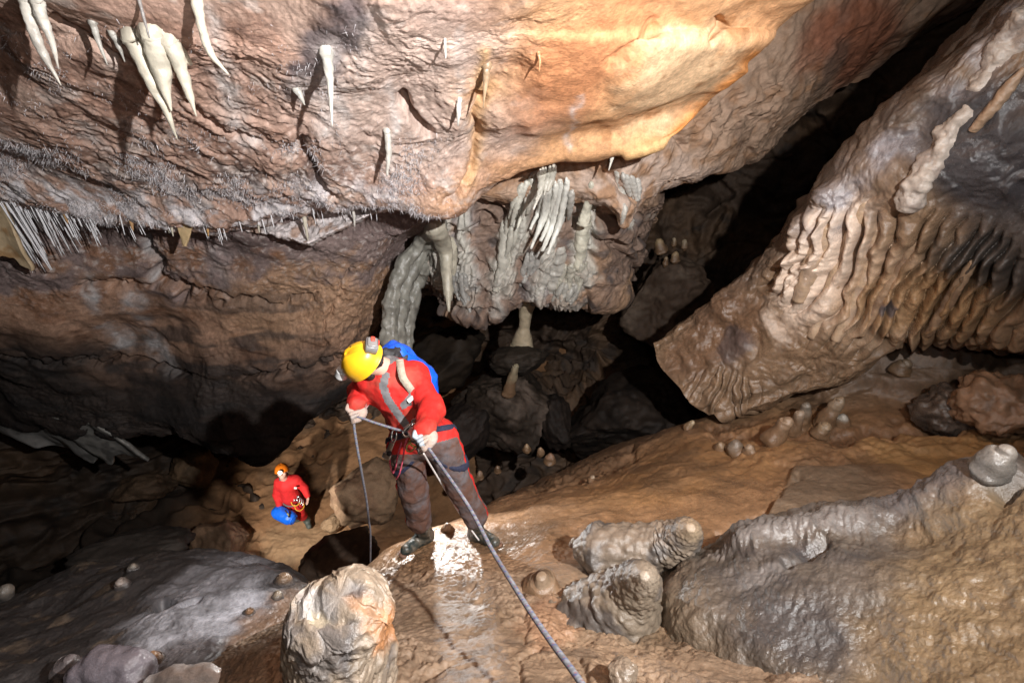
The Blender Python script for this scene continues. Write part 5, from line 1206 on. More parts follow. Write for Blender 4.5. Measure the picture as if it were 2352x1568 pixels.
# crystal fuzz: far too many to count
def fuzz(name, boxes, label):
    Vs, Ts, n0 = [], [], 0
    for (x0, x1, y0, y1, cnt, L0, L1, dens, sheetkey) in boxes:
        V, N, fx, fy, fz = SHEETS[sheetkey]
        m = np.nonzero((fx > x0) & (fx < x1) & (fy > y0) & (fy < y1) & (np.sum((CAM - V) * N, 1) > 0))[0]
        dn = fbm(V[m].astype(np.float32), dens, 3, off=13.) + 0.25 * rng.random(len(m))
        edge = np.minimum(smooth(y0, y0 + 60, fy[m]), 1 - smooth(x1 - 120, x1, fx[m]))
        w = np.clip(dn + .15, 0, None) ** 2 * edge; w = w / w.sum()
        m = rng.choice(m, cnt, p=w)
        b = V[m]; d = N[m] * .7 - ZUP * .55 + rng.normal(size=(cnt, 3)) * .5; d /= np.linalg.norm(d, axis=1, keepdims=True)
        L = (L0 + (L1 - L0) * rng.random(cnt) ** 2.5)[:, None]; r = (.0022 + .0022 * rng.random(cnt))[:, None] * (fz[m] / 4.0)[:, None]
        a = np.cross(d, rng.normal(size=(cnt, 3))); a /= np.linalg.norm(a, axis=1, keepdims=True); c = np.cross(d, a)
        tri = [b - d * .008 + r * (a * math.cos(k) + c * math.sin(k)) for k in (0, 2.1, 4.2)]
        Vv = np.stack(tri + [b + d * L], 1).reshape(-1, 3)
        ii = (np.arange(cnt) * 4)[:, None, None] + n0
        Tt = (ii + np.array([[0, 1, 3], [1, 2, 3], [2, 0, 3]])[None]).reshape(-1, 3)
        Vs.append(Vv); Ts.append(Tt); n0 += len(Vv)
    V = np.vstack(Vs); T = np.vstack(Ts)
    c = np.tile(np.array([.50, .47, .48], np.float32), (len(V), 1)) * (0.6 + .8 * np.repeat(rng.random(len(V) // 4), 4))[:, None]
    o = put(name, V, None, T, CALC, None, V.mean(0), c, np.full(len(V), .5), smooth_=False)
    tag(o, label, 'crystals', kind='stuff')
fuzz('crystal_fuzz', [(-40, 1050, 300, 520, 9000, .008, .055, 3.0, 'cave_ceiling'), (-40, 900, 30, 330, 1200, .006, .035, 3.0, 'cave_ceiling')], 'fuzz of tiny white needle crystals on the lower roof')
# ------------------------------------------------------------------ people
RED = plain('red_suit', (0.44, 0.014, 0.011), 0.75, .18, 14, .35, 30, dirt=(.20, .05, .03), dscale=5, damt=.45, spec=.3)
REDL = plain('bright_red_suit', (0.60, 0.022, 0.022), 0.75, .15, 14, .3, 26, spec=.3)
PANEL = plain('grey_cordura', (0.095, 0.085, 0.09), 0.85, .2, 20, .35, 60, dirt=(.085, .042, .030), dscale=9, damt=1.0, spec=.25)
STRIP = plain('grey_strip', (0.12, 0.115, 0.12), 0.8, .2, 25, .3, 80)
BOOT = plain('dark_green_rubber', (0.018, 0.026, 0.024), 0.42, .3, 25, .3, 40, dirt=(.15, .12, .09), dscale=14, damt=.55)
BOOTG = plain('muddy_grey_rubber', (0.10, 0.115, 0.10), 0.6, .3, 25, .3, 40)
SOLE = plain('brown_rubber', (0.16, 0.085, 0.055), 0.7, .3, 30, .3, 60)
SKIN = plain('skin', (0.56, 0.33, 0.25), 0.5, .12, 40, .1, 120)
GLOVE = plain('dusty_pink_glove', (0.30, 0.22, 0.18), 0.85, .2, 30, .4, 90, dirt=(.26, .24, .23), dscale=12, damt=.5)
GLOVEG = plain('grey_rubber_palm', (0.25, 0.28, 0.31), 0.55, .2, 40, .2, 90)
HAIR = plain('dark_hair', (0.012, 0.009, 0.008), 0.55, .4, 120, .9, 140)
YEL = plain('yellow_helmet', (0.72, 0.40, 0.012), 0.38, .08, 12, .06, 40, dirt=(.42, .22, .03), dscale=9, damt=.15, coat=.25)
ORA = plain('orange_helmet', (0.80, 0.19, 0.012), 0.38, .08, 12, .05, 40, coat=.2)
BLK = plain('black_fabric', (0.012, 0.012, 0.014), 0.7, .4, 30, .4, 60)
BLU = plain('blue_tarpaulin', (0.006, 0.085, 0.62), 0.38, .12, 12, .35, 16, coat=.15)
BLUB = plain('blue_bag', (0.008, 0.13, 0.70), 0.4, .12, 12, .3, 18)
WEB = plain('beige_webbing', (0.30, 0.255, 0.20), 0.85, .15, 60, .4, 160)
NAVY = plain('navy_webbing', (0.010, 0.013, 0.035), 0.75, .3, 60, .4, 160)
STEEL = plain('worn_steel', (0.50, 0.50, 0.50), 0.28, .15, 40, .1, 80, metal=1.0)
BRASS = plain('gold_alloy', (0.65, 0.42, 0.12), 0.3, .1, 40, 0, metal=1.0)
LAMPG = plain('grey_lamp_plastic', (0.17, 0.165, 0.165), 0.35, .12, 40, .05)
LAMPR = plain('red_lamp_plastic', (0.60, 0.06, 0.04), 0.4, .1, 40)
PINKC = plain('pink_cord', (0.42, 0.06, 0.10), 0.8, .4, 90, .3, 160)
WHTC = plain('white_cord', (0.62, 0.58, 0.56), 0.8, .25, 90, .3, 160)
YELC = plain('yellow_cord', (0.62, 0.32, 0.02), 0.7, .2, 60)
GREENC = plain('olive_cord', (0.28, 0.26, 0.08), 0.7, .2, 60)
LABEL = plain('white_label', (0.62, 0.60, 0.55), 0.7, .1, 40)
LENS = glow('lit_lens', (1.0, 0.92, 0.75), 6.0)
SILV = plain('silver_lamp_plastic', (0.52, 0.52, 0.52), 0.3, .1, 40)
CLEAR = plain('clear_lens', (0.75, 0.75, 0.76), 0.12, .1, 20, coat=.6)

def unit(v):
    v = np.asarray(v, float); return v / (np.linalg.norm(v) + 1e-12)
def camv(x, y, z):
    return x * RGT + y * UPV + z * FWD
def split_mesh(V, Q, cls):
    """faces by class -> list of (class, V, Q)"""
    out = []
    for k in np.unique(cls):
        q = Q[cls == k]; used = np.unique(q); re = -np.ones(len(V), np.int64); re[used] = np.arange(len(used))
        out.append((k, V[used], re[q]))
    return out
def relax(V, Q, it=2):
    for _ in range(it):
        acc = np.zeros_like(V); n = np.zeros(len(V))
        for a in range(4):
            b = (a + 1) % 4
            np.add.at(acc, Q[:, a], V[Q[:, b]]); np.add.at(acc, Q[:, b], V[Q[:, a]])
            np.add.at(n, Q[:, a], 1); np.add.at(n, Q[:, b], 1)
        V = 0.5 * V + 0.5 * acc / np.maximum(n, 1)[:, None]
    return V
def cord(name, pts, r, mat, parent=None, seg=8, rings=40, label=None, cat=None, w=True):
    pts = np.array([P(*q) for q in pts]) if w else np.asarray(pts)
    V, q, t, s, an = tube(pts, np.full(len(pts), r), seg, rings, None)
    o = put(name, V, q, t, mat, parent, pts[0])
    return tag(o, label, cat)
def ribbon(pts, width, thick, n=50):
    path = catmull(np.asarray(pts), np.linspace(0, len(pts) - 1, n)); T = np.gradient(path, axis=0); T /= np.linalg.norm(T, axis=1, keepdims=True)
    N = CAM - path; N = N - T * np.sum(N * T, 1)[:, None]; N /= np.linalg.norm(N, axis=1, keepdims=True); S = np.cross(T, N)
    ring = np.stack([path + S * width / 2 + N * thick / 2, path - S * width / 2 + N * thick / 2, path - S * width / 2 - N * thick / 2, path + S * width / 2 - N * thick / 2], 1)
    V = ring.reshape(-1, 3); q = grid_quads(n, 4, True)
    q = np.vstack([q, [[0, 1, 2, 3], [(n - 1) * 4 + 3, (n - 1) * 4 + 2, (n - 1) * 4 + 1, (n - 1) * 4]]])
    return V, q, None
def ring_pts(c, ax, ay, n=20):
    a = np.linspace(0, 2 * np.pi, n)
    return np.array([c + ax * math.cos(x) + ay * math.sin(x) for x in a])
def loop_mesh(c, ax, ay, r, seg=8, n=28):
    return tube(ring_pts(c, ax, ay, n), np.full(n, r), seg, n * 2, None, cap=False)[:3]
def disc(c, n, r, h, seg=20, taper=1.0):
    n = unit(n)
    return tube(np.array([c - n * h / 2, c - n * h / 2 * .98, c + n * h / 2 * .98, c + n * h / 2]), [r * .82, r, r * taper, r * taper * .82], seg, 16, None, uniform=True)[:3]

def fist_sdf(c, a, wr, s=1.0, open_=0.0):
    """hand closed round a bar through c along a; wr = wrist. returns list of (sdf) closures and key points"""
    a = unit(a); d = unit(c - wr); d = unit(d - a * np.dot(d, a)); b = np.cross(a, d)
    R = 0.021 * s
    palm = []
    def f_palm(p):
        # palm lies between wrist and knuckles, on the -b side of the bar
        k = sd_cap(p, wr, c - d * .030 * s - b * .012 * s, .027 * s, .029 * s)
        k = smin(k, sd_cap(p, c - b * .020 * s - a * .026 * s + d * .002, c - b * .020 * s + a * .026 * s + d * .002, .016 * s, .017 * s), .02 * s)
        return smin(k, sd_cap(p, c - d * .022 * s - b * .014 * s - a * .022 * s, c - d * .022 * s - b * .014 * s + a * .022 * s, .018 * s, .020 * s), .02 * s)
    fl = [.92, 1.05, 1.0, .82]
    chains = []
    for i in range(4):
        o = c + a * ((i - 1.5) * .0195 * s); L = fl[i]
        ang = [-100, -35, 45, 130 * L]
        rr = [.022, .034 * (1 - .02 * abs(i - 1)), .031, .022]
        pts = [o + d * (math.cos(math.radians(t)) * r * s) + b * (math.sin(math.radians(t)) * r * s) for t, r in zip(ang, rr)]
        chains.append((pts, [.0100 * s, .0098 * s, .0090 * s, .0078 * s]))
    th = [c - d * .030 * s + a * .032 * s - b * .006 * s, c - d * .010 * s + a * .046 * s + b * .012 * s, c + d * .012 * s + a * .036 * s + b * .030 * s, c + d * .026 * s + a * .020 * s + b * .030 * s]
    chains.append((th, [.0135 * s, .0118 * s, .0105 * s, .0088 * s]))
    def f(p):
        k = f_palm(p)
        for n, (pts, rad) in enumerate(chains):
            g = None
            for j in range(3):
                e = sd_cap(p, pts[j], pts[j + 1], rad[j], rad[j + 1])
                g = e if g is None else np.minimum(g, e)
            k = smin(k, g, .007 * s)
        return k
    return f
def relaxed_hand_sdf(wr, d, nrm, s=1.0, curl=.5):
    """hanging hand: palm, four unequal fingers slightly curled, thumb from the side of the palm"""
    d = unit(d); nrm = unit(nrm - d * np.dot(nrm, d)); side = np.cross(d, nrm)
    kn = wr + d * .085 * s
    ch = []
    for i, L in enumerate((.072, .080, .075, .060)):
        b = kn + side * ((i - 1.5) * .020 * s); dd = d; pts = [b]
        for j in range(3):
            ang = curl * (0.35 + .35 * j); v = d * math.cos(ang) + nrm * math.sin(ang)
            pts.append(pts[-1] + v * L * s * (.45, .32, .25)[j])
        ch.append((pts, [.0098 * s, .0092 * s, .0084 * s, .0072 * s]))
    t0 = wr + d * .030 * s + side * -.030 * s
    ch.append(([t0, t0 + d * .025 * s - side * .022 * s, t0 + d * .052 * s - side * .026 * s + nrm * .012 * s, t0 + d * .070 * s - side * .018 * s + nrm * .02 * s], [.014 * s, .012 * s, .0105 * s, .0085 * s]))
    def f(p):
        k = sd_cap(p, wr - d * .03 * s, wr + d * .02 * s, .027 * s, .026 * s)
        for q in (-1, 0, 1): k = smin(k, sd_cap(p, wr + d * .02 * s + side * q * .014 * s, kn + side * q * .026 * s, .017 * s, .0135 * s), .015 * s)
        for pts, rad in ch:
            for j in range(3): k = smin(k, sd_cap(p, pts[j], pts[j + 1], rad[j], rad[j + 1]), .006 * s)
        return k
    return f
def head_sdf(H, U, Fw, s=1.0):
    """face, skull, ears; H = head centre, U up, Fw forward"""
    R = np.cross(Fw, U); M = np.array([R, Fw, U])
    def f(p):
        q = ((p - H.astype(np.float32)) @ M.T.astype(np.float32)) / s
        k = sd_ell(q, (0, -.008, .030), np.eye(3), (.074, .094, .088))            # skull
        k = smin(k, sd_ell(q, (0, .030, -.035), np.eye(3), (.058, .062, .075)), .03)   # face
        k = smin(k, sd_ell(q, (0, .062, -.086), np.eye(3), (.030, .026, .022)), .03)   # chin
        k = smin(k, sd_cap(q, (0, .086, .012), (0, .106, -.026), .009, .013), .012)    # nose
        k = smin(k, sd_cap(q, (-.036, .080, .022), (.036, .080, .022), .010, .010), .016)  # brow
        for e in (-1, 1):
            k = -smin(-k, sd_ell(q, (e * .030, .094, .002), np.eye(3), (.016, .012, .011)), .008)  # eye socket
            k = smin(k, sd_ell(q, (e * .030, .078, .002), np.eye(3), (.0125, .0125, .0125)), .003)
            k = smin(k, sd_ell(q, (e * .045, .060, -.025), np.eye(3), (.022, .024, .022)), .02)    # cheek
            k = smin(k, sd_ell(q, (e * .077, -.008, -.004), np.eye(3), (.009, .020, .032)), .006)  # ear
        k = smin(k, sd_ell(q, (0, .088, -.050), np.eye(3), (.024, .010, .006)), .005)  # upper lip
        k = smin(k, sd_ell(q, (0, .085, -.060), np.eye(3), (.021, .010, .007)), .005)
        return k * s
    return f, M
def bounds(pts, m):
    pts = np.array(pts); return pts.min(0) - m, pts.max(0) + m
def helmet_parts(H, M, s, mat, parent, label=None, up=.012):
    """open climbing helmet over the head: shell with brim, vents, chin strap"""
    R, Fw, U = M
    ctr = H + U * up * s
    a, b, c = .118 * s, .146 * s, .118 * s
    V, Q = [], []
    nr, nc = 34, 64
    th = np.linspace(0.02, 1.72, nr)
    G = []
    for t in th:
        ph = np.linspace(0, 2 * np.pi, nc, endpoint=False)
        cut = np.cos(t)
        fl = 1.0 + .05 * smooth(1.5, 1.72, np.array([t]))[0]
        x = np.sin(t) * np.cos(ph) * a * fl; y = np.sin(t) * np.sin(ph) * b * fl * (1 + .05 * np.sin(ph) * smooth(1.3, 1.7, np.array([t]))[0])
        z = cut * c * (1 + .04 * np.cos(2 * ph) * (t < 1)) - .035 * s * smooth(1.2, 1.72, np.array([t]))[0] * (0.4 - .6 * np.sin(ph))
        rdg = .004 * s * np.exp(-((np.abs(x) - .03 * s) / (.006 * s)) ** 2) * (np.sin(t) < .97)
        G.append(ctr + x[:, None] * R + y[:, None] * Fw + (z + rdg)[:, None] * U)
    G = np.array(G)
    n = len(G.reshape(-1, 3)); inner = ctr + (G - ctr) * .955
    V = np.vstack([G.reshape(-1, 3), inner.reshape(-1, 3)])
    q = grid_quads(nr, nc, True)[:, ::-1]
    lo = (nr - 1) * nc + np.arange(nc); lo2 = (nr - 1) * nc + (np.arange(nc) + 1) % nc
    Q = np.vstack([q, q[:, ::-1] + n, np.stack([lo, lo2, lo2 + n, lo + n], 1)])
    t0 = np.array([[j, (j + 1) % nc, 0] for j in range(1, nc - 1)])
    # close the crown
    top = np.stack([np.zeros(nc - 2, int), np.arange(1, nc - 1), np.arange(2, nc)], 1)
    sh = put('helmet', V, Q, top, mat, parent)
    if label: sh['label'] = label
    return sh, ctr, (a, b, c)

# ======================================================== the near caver
def near_caver():
    hitR = hit(962, 1262)[0]; hitL = hit(1116, 1248)[0]
    base = (hitR + hitL) / 2
    root = empty('person', base)
    tag(root, 'caver in red suit, yellow helmet and blue pack leaning back on the taut rope', 'person')
    J = dict(pelv=P(968, 1006, 2.86), waist=P(946, 955, 2.74), chest=P(916, 890, 2.63), neck=P(893, 850, 2.55),
             shL=P(952, 866, 2.62), elL=P(992, 938, 2.50), wrL=P(977, 986, 2.32), shR=P(853, 872, 2.56), elR=P(829, 898, 2.72), wrR=P(820, 930, 2.54),
             hipR=P(930, 1018, 2.88), knR=P(949, 1122, 3.06), anR=P(966, 1212, 3.30), hipL=P(1012, 1008, 2.86), knL=P(1057, 1112, 3.04), anL=P(1102, 1203, 3.22))
    def suit0(p, g=0.0):
        k = sd_cap(p, P(945, 1000, 2.86), P(992, 998, 2.86), .105, .105)
        k = smin(k, sd_cap(p, J['pelv'], J['waist'], .115, .112), .06)
        k = smin(k, sd_cap(p, J['waist'], J['chest'], .115, .125), .08)
        k = smin(k, sd_cap(p, P(890, 884, 2.62), P(938, 882, 2.64), .105, .105), .06)
        k = smin(k, sd_cap(p, J['chest'], J['neck'], .10, .062), .06)
        for s in 'LR':
            k = smin(k, sd_cap(p, J['sh' + s], J['el' + s], .066, .054), .05)
            k = np.minimum(k, smin(k, sd_cap(p, J['el' + s], J['wr' + s], .054, .044), .025))
            k = smin(k, sd_cap(p, J['hip' + s], J['kn' + s], .098, .078), .04)
            k = smin(k, sd_cap(p, J['kn' + s], J['kn' + s] + (J['an' + s] - J['kn' + s]) * .80, .078, .072), .03)
        return k
    def suit(p):
        k = suit0(p)
        w = .018 * ridged(p * np.array([1.3, 1.3, .8], np.float32), 5.0, 3, off=3.) + .008 * fbm(p, 18, 3)
        return k - .6 * w
    lo, hi = bounds(list(J.values()), .16)
    V, Q = surface_net(suit, lo, hi, .0068); V = relax(V, Q, 1)
    fc = V[Q].mean(1); nrm = np.cross(V[Q[:, 1]] - V[Q[:, 0]], V[Q[:, 3]] - V[Q[:, 0]]); nrm /= np.linalg.norm(nrm, axis=1, keepdims=True) + 1e-12
    if np.mean(np.sum((fc - fc.mean(0)) * nrm, 1)) < 0: Q = Q[:, ::-1]; nrm = -nrm
    px, py, z = proj(fc); view = np.sum(nrm * (CAM - fc), 1) / np.linalg.norm(CAM - fc, axis=1)
    cls = np.zeros(len(Q), int)
    legR = (px < 990) & (py > 1032 + .0 * px); dR = np.array([sd_cap(fc, J['hipR'], J['anR'], .09, .07), sd_cap(fc, J['hipL'], J['anL'], .09, .07)])
    isR = dR[0] < dR[1]
    def radial(a, b):
        ba = b - a; h = np.clip(((fc - a) @ ba) / (ba @ ba), 0, 1); r = fc - a - h[:, None] * ba; r -= np.outer(r @ unit(ba), unit(ba))
        return r / (np.linalg.norm(r, axis=1, keepdims=True) + 1e-9)
    rad = np.where((isR & (z > J['knR'] @ FWD - CAM @ FWD))[:, None], radial(J['knR'], J['anR']), np.where(isR[:, None], radial(J['hipR'], J['knR']), np.where((z > J['knL'] @ FWD - CAM @ FWD)[:, None], radial(J['knL'], J['anL']), radial(J['hipL'], J['knL']))))
    side = rad @ RGT; rv = -(rad @ FWD) + .3 * (rad @ UPV)
    topR = 1044 - .03 * (px - 900); topL = 1020 - .29 * (px - 990)
    pr = isR & (py > topR) & (side > -.86) & (rv > -.55)
    pl = ~isR & (py > topL) & (side > -.88) & (side < .95) & (rv > -.55)
    cls[pr] = 1; cls[pl] = 2
    dst = np.full(len(Q), 1e9); pl_ = [(886, 862), (880, 886), (890, 916), (912, 948), (940, 984)]
    for (ax, ay), (bx, by) in zip(pl_[:-1], pl_[1:]):
        t = np.clip(((px - ax) * (bx - ax) + (py - ay) * (by - ay)) / ((bx - ax) ** 2 + (by - ay) ** 2), 0, 1)
        dst = np.minimum(dst, np.hypot(px - ax - t * (bx - ax), py - ay - t * (by - ay)))
    front = (view > .05) & (z < 2.75)
    armL = np.minimum(sd_cap(fc, J['shL'], J['elL'], .06, .055), sd_cap(fc, J['elL'], J['wrL'], .055, .045)) < .02
    cls[front & (dst < 9.0) & ~armL & (cls == 0)] = 3
    u_ = (px - 920) * .93 - (py - 932) * .36; v_ = (px - 920) * .36 + (py - 932) * .93
    cls[front & ~armL & (u_ > 0) & (u_ < 46) & (v_ < 9 - .08 * u_) & (v_ > -4 - .52 * u_ * (u_ < 40)) & (v_ > -24) & (cls == 0)] = 4
    cls[(np.linalg.norm(fc - (J['neck'] + UPV * .01), axis=1) < .074) & (cls == 0)] = 5
    nm = {0: ('suit', RED, None), 1: ('knee_panel', PANEL, None), 2: ('knee_panel', PANEL, None), 3: ('front_strip', STRIP, 'grey strip running down the chest'), 4: ('pocket', STRIP, 'grey chest pocket'), 5: ('collar', STRIP, None)}
    for k, v, q in split_mesh(V, Q, cls):
        n, m, lab = nm[k]
        o = put(n, v, q, None, m, root)
        if lab: o['label'] = lab
        if k == 4: pocket = o
    # pocket label (a small pale tag with a dark mark)
    tc = P(953, 914, 2.475); tx = camv(.0135, .012, 0) * 1.0; ty = camv(-.0065, .0085, -.002)
    try:
        dz = fc[front & ~armL][np.argmin(np.hypot(px[front & ~armL] - 951, py[front & ~armL] - 917))]
        tc = dz + (CAM - dz) / np.linalg.norm(CAM - dz) * .009
    except Exception: pass
    lb = put('pocket_tag', *box(tc, tx, ty, camv(0, 0, .002), .1), LABEL, pocket)
    # body under the clothes
    H = P(838, 831, 2.44); Fw = unit(camv(-.68, -.53, .44)); U = camv(-.68, .36, -.62); U = unit(U - Fw * np.dot(U, Fw)); HS = .76
    hf, M = head_sdf(H, U, Fw, HS)
    def body(p):
        k = smin(hf(p), sd_cap(p, H - U * .04 - Fw * .02, J['neck'], .044, .058), .03)
        return smin(k, suit0(p) + .022, .02)
    wl = [J['wrL'], J['wrR'], J['anL'], J['anR'], H + U * .12, H + Fw * .12, H - Fw * .12] + list(J.values())
    lo, hi = bounds(wl, .12)
    V, Q = surface_net(body, lo, hi, .0075)
    v = V[Q]; n_ = np.cross(v[:, 1] - v[:, 0], v[:, 3] - v[:, 0])
    if np.mean(np.sum((v.mean(1) - V.mean(0)) * n_, 1)) < 0: Q = Q[:, ::-1]
    put('body', V, Q, None, SKIN, root)
    # hair and beard
    R = M[0]
    def hair(p):
        q = ((p - H.astype(np.float32)) @ M.T.astype(np.float32)) / HS
        k = sd_ell(q, (0, -.030, .005), np.eye(3), (.084, .088, .080))
        k = smin(k, sd_cap(q, (-.04, -.085, -.04), (.04, -.085, -.04), .034, .034), .03)
        k = smin(k, sd_cap(q, (.078, .01, .0), (.072, .035, -.05), .014, .012), .015)
        k = smin(k, sd_cap(q, (-.078, .01, .0), (-.072, .035, -.05), .014, .012), .015)
        k = smin(k, sd_cap(q, (-.05, .052, -.078), (.05, .052, -.078), .026, .026), .02)
        face = sd_ell(q, (0, .09, -.005), np.eye(3), (.062, .07, .055))
        k = -smin(-k, face, .01)
        return HS * k - .007 * fbm(p, 70, 2) - .003
    lo, hi = H - .18, H + .18
    V, Q = surface_net(hair, lo, hi, .006)
    v = V[Q]; n_ = np.cross(v[:, 1] - v[:, 0], v[:, 3] - v[:, 0])
    if np.mean(np.sum((v.mean(1) - V.mean(0)) * n_, 1)) < 0: Q = Q[:, ::-1]
    put('hair', V, Q, None, HAIR, root)
    # helmet, lamps, straps
    hel, hc, (a, b, c) = helmet_parts(H, M, .80, YEL, root, up=.020)
    Fh, Uh, Rh = M[1], M[2], M[0]
    lampc = hc + Fh * (b * 1.06) + Uh * .030
    parts = [disc(lampc + Fh * .010, unit(Fh * .9 - Uh * .35), .031, .044, 24, 1.1), box(lampc - Fh * .022, Rh * .030, Uh * .012, Fh * .022, .2)]
    hl = put('headlamp', *join(parts), SILV, hel); hl['label'] = 'round grey lamp on the helmet brim'
    ln = disc(lampc + unit(Fh * .9 - Uh * .35) * .032, unit(Fh * .9 - Uh * .35), .022, .006, 20)
    put('lens', *ln, CLEAR, hel)
    bc = hc - Fh * (b * .93) + Uh * (c * .22)
    bx = unit(-Fh * .9 + Uh * .35); by = unit(np.cross(bx, Rh))
    put('battery_box', *join([box(bc + bx * .014, Rh * .036, by * .030, bx * .026, .2), box(bc + bx * .042, Rh * .030, by * .024, bx * .004, .3)]), LAMPG, hel)['label'] = 'grey battery box at the back of the helmet'
    put('battery_clip', *join([box(bc + bx * .048 + Rh * .016, Rh * .014, by * .010, bx * .004, .3), box(bc + bx * .04 - by * .028, Rh * .012, by * .003, bx * .012, .2)]), LAMPR, hel)
    # vent holes on the shell
    for (lx, ly, uz) in ((.82, .30, .46), (.86, -.28, .40), (.62, .70, .30), (.30, .55, .77), (.28, -.30, .90)):
        pt = hc + Rh * a * lx + Fh * b * ly + Uh * c * uz
        nn = unit(Rh * lx / a + Fh * ly / b + Uh * uz / c)
        sc_ = 1.0 / math.sqrt(lx * lx + ly * ly + uz * uz)
        pt = hc + (pt - hc) * sc_
        put('vent', *disc(pt, nn, .0065 if lx != .62 else .004, .004, 14), BLK, hel)
    ch = [hc + Rh * a * .92 + Fh * .045 - Uh * .02, H + Rh * .066 + Fh * .02 - Uh * .03, H + Rh * .042 + Fh * .045 - Uh * .083, H + Fh * .055 - Uh * .092]
    put('chin_strap', *tube(np.array(ch), [.006] * 4, 8, 30, None)[:3], BLK, hel)
    ch2 = [hc + Rh * a * .92 - Fh * .05 - Uh * .02, H + Rh * .068 - Fh * .008 - Uh * .045, H + Rh * .042 + Fh * .045 - Uh * .083]
    put('chin_strap', *tube(np.array(ch2), [.006] * 3, 8, 30, None)[:3], BLK, hel)
    st0 = H + Rh * .045 + Fh * .045 - Uh * .086
    put('strap_end', *tube(np.array([st0, st0 + camv(.004, -.03, 0), st0 + camv(.010, -.062, -.004)]), [.007, .007, .006], 8, 20, None)[:3], BLK, hel)
    # gloves closed on the rope
    ropeL = unit(P(972, 1012, 2.28) - P(1100, 1188, 1.95))
    for nm_, c0, ax, wr, s in (('L', P(974, 1008, 2.285), ropeL, J['wrL'], 1.12), ('R', P(815, 948, 2.51), unit(camv(-.5, .6, .45)), J['wrR'], 1.08)):
        f = fist_sdf(c0, ax, wr, s)
        lo, hi = bounds([c0, wr], .085 * s)
        V, Q = surface_net(f, lo, hi, .0042); V = relax(V, Q, 1)
        v = V[Q]; n_ = np.cross(v[:, 1] - v[:, 0], v[:, 3] - v[:, 0])
        if np.mean(np.sum((v.mean(1) - V.mean(0)) * n_, 1)) < 0: Q = Q[:, ::-1]
        gx, gy, gz = proj(V[Q].mean(1))
        grey = (gx < 972 + .25 * (gy - 1008)) & (gy < 1024) if nm_ == 'L' else (gx < 700)
        if nm_ == 'L':
            for k, v_, q_ in split_mesh(V, Q, grey.astype(int)):
                put(('glove', 'glove_palm')[k], v_, q_, None, (GLOVE, GLOVEG)[k], root)
        else: put('glove', V, Q, None, GLOVE, root)
    # boots
    for heel, toe, an, kn in ((P(984, 1238, 3.375), P(938, 1266, 3.28), J['anR'], J['knR']), (P(1091, 1236, 3.30), P(1134, 1250, 3.20), J['anL'], J['knL'])):
        gh = hit(*[float(t) for t in proj(heel)[:2]])[0]; gt = hit(*[float(t) for t in proj(toe)[:2]])[0]
        heel = gh + ZUP * .035; toe = gt + ZUP * .030
        d = unit(toe - heel); toe = heel + d * .235; up = unit(ZUP - d * np.dot(ZUP, d)); sd = np.cross(d, up)
        top = an + (kn - an) * .22
        def f(p):
            k = smin(sd_cap(p, heel + up * .02 + d * .02, top, .052, .060), sd_cap(p, heel + up * .012 + d * .015, toe + up * .004, .043, .038), .045)
            k = smin(k, sd_cap(p, heel + up * .045 + d * .06, toe + up * .012 - d * .05, .040, .036), .03)
            return np.maximum(k, -((p - heel.astype(np.float32)) @ up.astype(np.float32) + .020)) - .003 * fbm(p, 30, 2)
        def g(p):
            h_ = (p - heel.astype(np.float32)) @ up.astype(np.float32)
            k = sd_cap(p - (h_[:, None] * up.astype(np.float32)), heel + d * .012, toe + d * .004, .046, .043)
            return np.maximum(k, np.abs(h_ + .026) - .011)
        lo, hi = bounds([heel, toe, top], .08)
        V, Q = surface_net(f, lo, hi, .006)
        bo = put('boot', V, Q, None, BOOT, root)
        V, Q = surface_net(g, lo, hi, .006)
        put('sole', V, Q, None, SOLE, bo)
    # seat harness on hips and thighs
    hc_, hn = P(962, 996, 2.84), unit(J['waist'] - J['pelv'] + .15 * FWD)
    def harn(p):
        k = np.maximum(suit0(p) - .017, np.abs((p - hc_.astype(np.float32)) @ hn.astype(np.float32)) - .017)
        for s in 'RL':
            cc = J['hip' + s] + (J['kn' + s] - J['hip' + s]) * .30; t = unit(J['kn' + s] - J['hip' + s] + .35 * RGT * (1 if s == 'R' else -1))
            k = np.minimum(k, np.maximum(sd_cap(p, J['hip' + s], J['kn' + s], .114, .096), np.abs((p - cc.astype(np.float32)) @ t.astype(np.float32)) - .013))
        return k
    lo, hi = bounds([J['hipR'], J['hipL'], J['knR'] * .6 + J['hipR'] * .4, J['knL'] * .6 + J['hipL'] * .4, hc_], .17)
    V, Q = surface_net(harn, lo, hi, .007)
    v = V[Q]; put('harness', V, Q, None, NAVY, root)
    cord('chest_strap', [(958, 905, 2.545), (966, 922, 2.56), (972, 945, 2.60), (968, 962, 2.64)], .011, BLK, root)
    # small foot cord and belt cord hanging from the harness
    cord('footloop', [(905, 1010, 2.68), (897, 1040, 2.68), (896, 1066, 2.70), (903, 1086, 2.72), (909, 1070, 2.72), (915, 1040, 2.70), (925, 1008, 2.68)], .0045, PINKC, root, rings=70)
    return root, J
person, JN = near_caver()

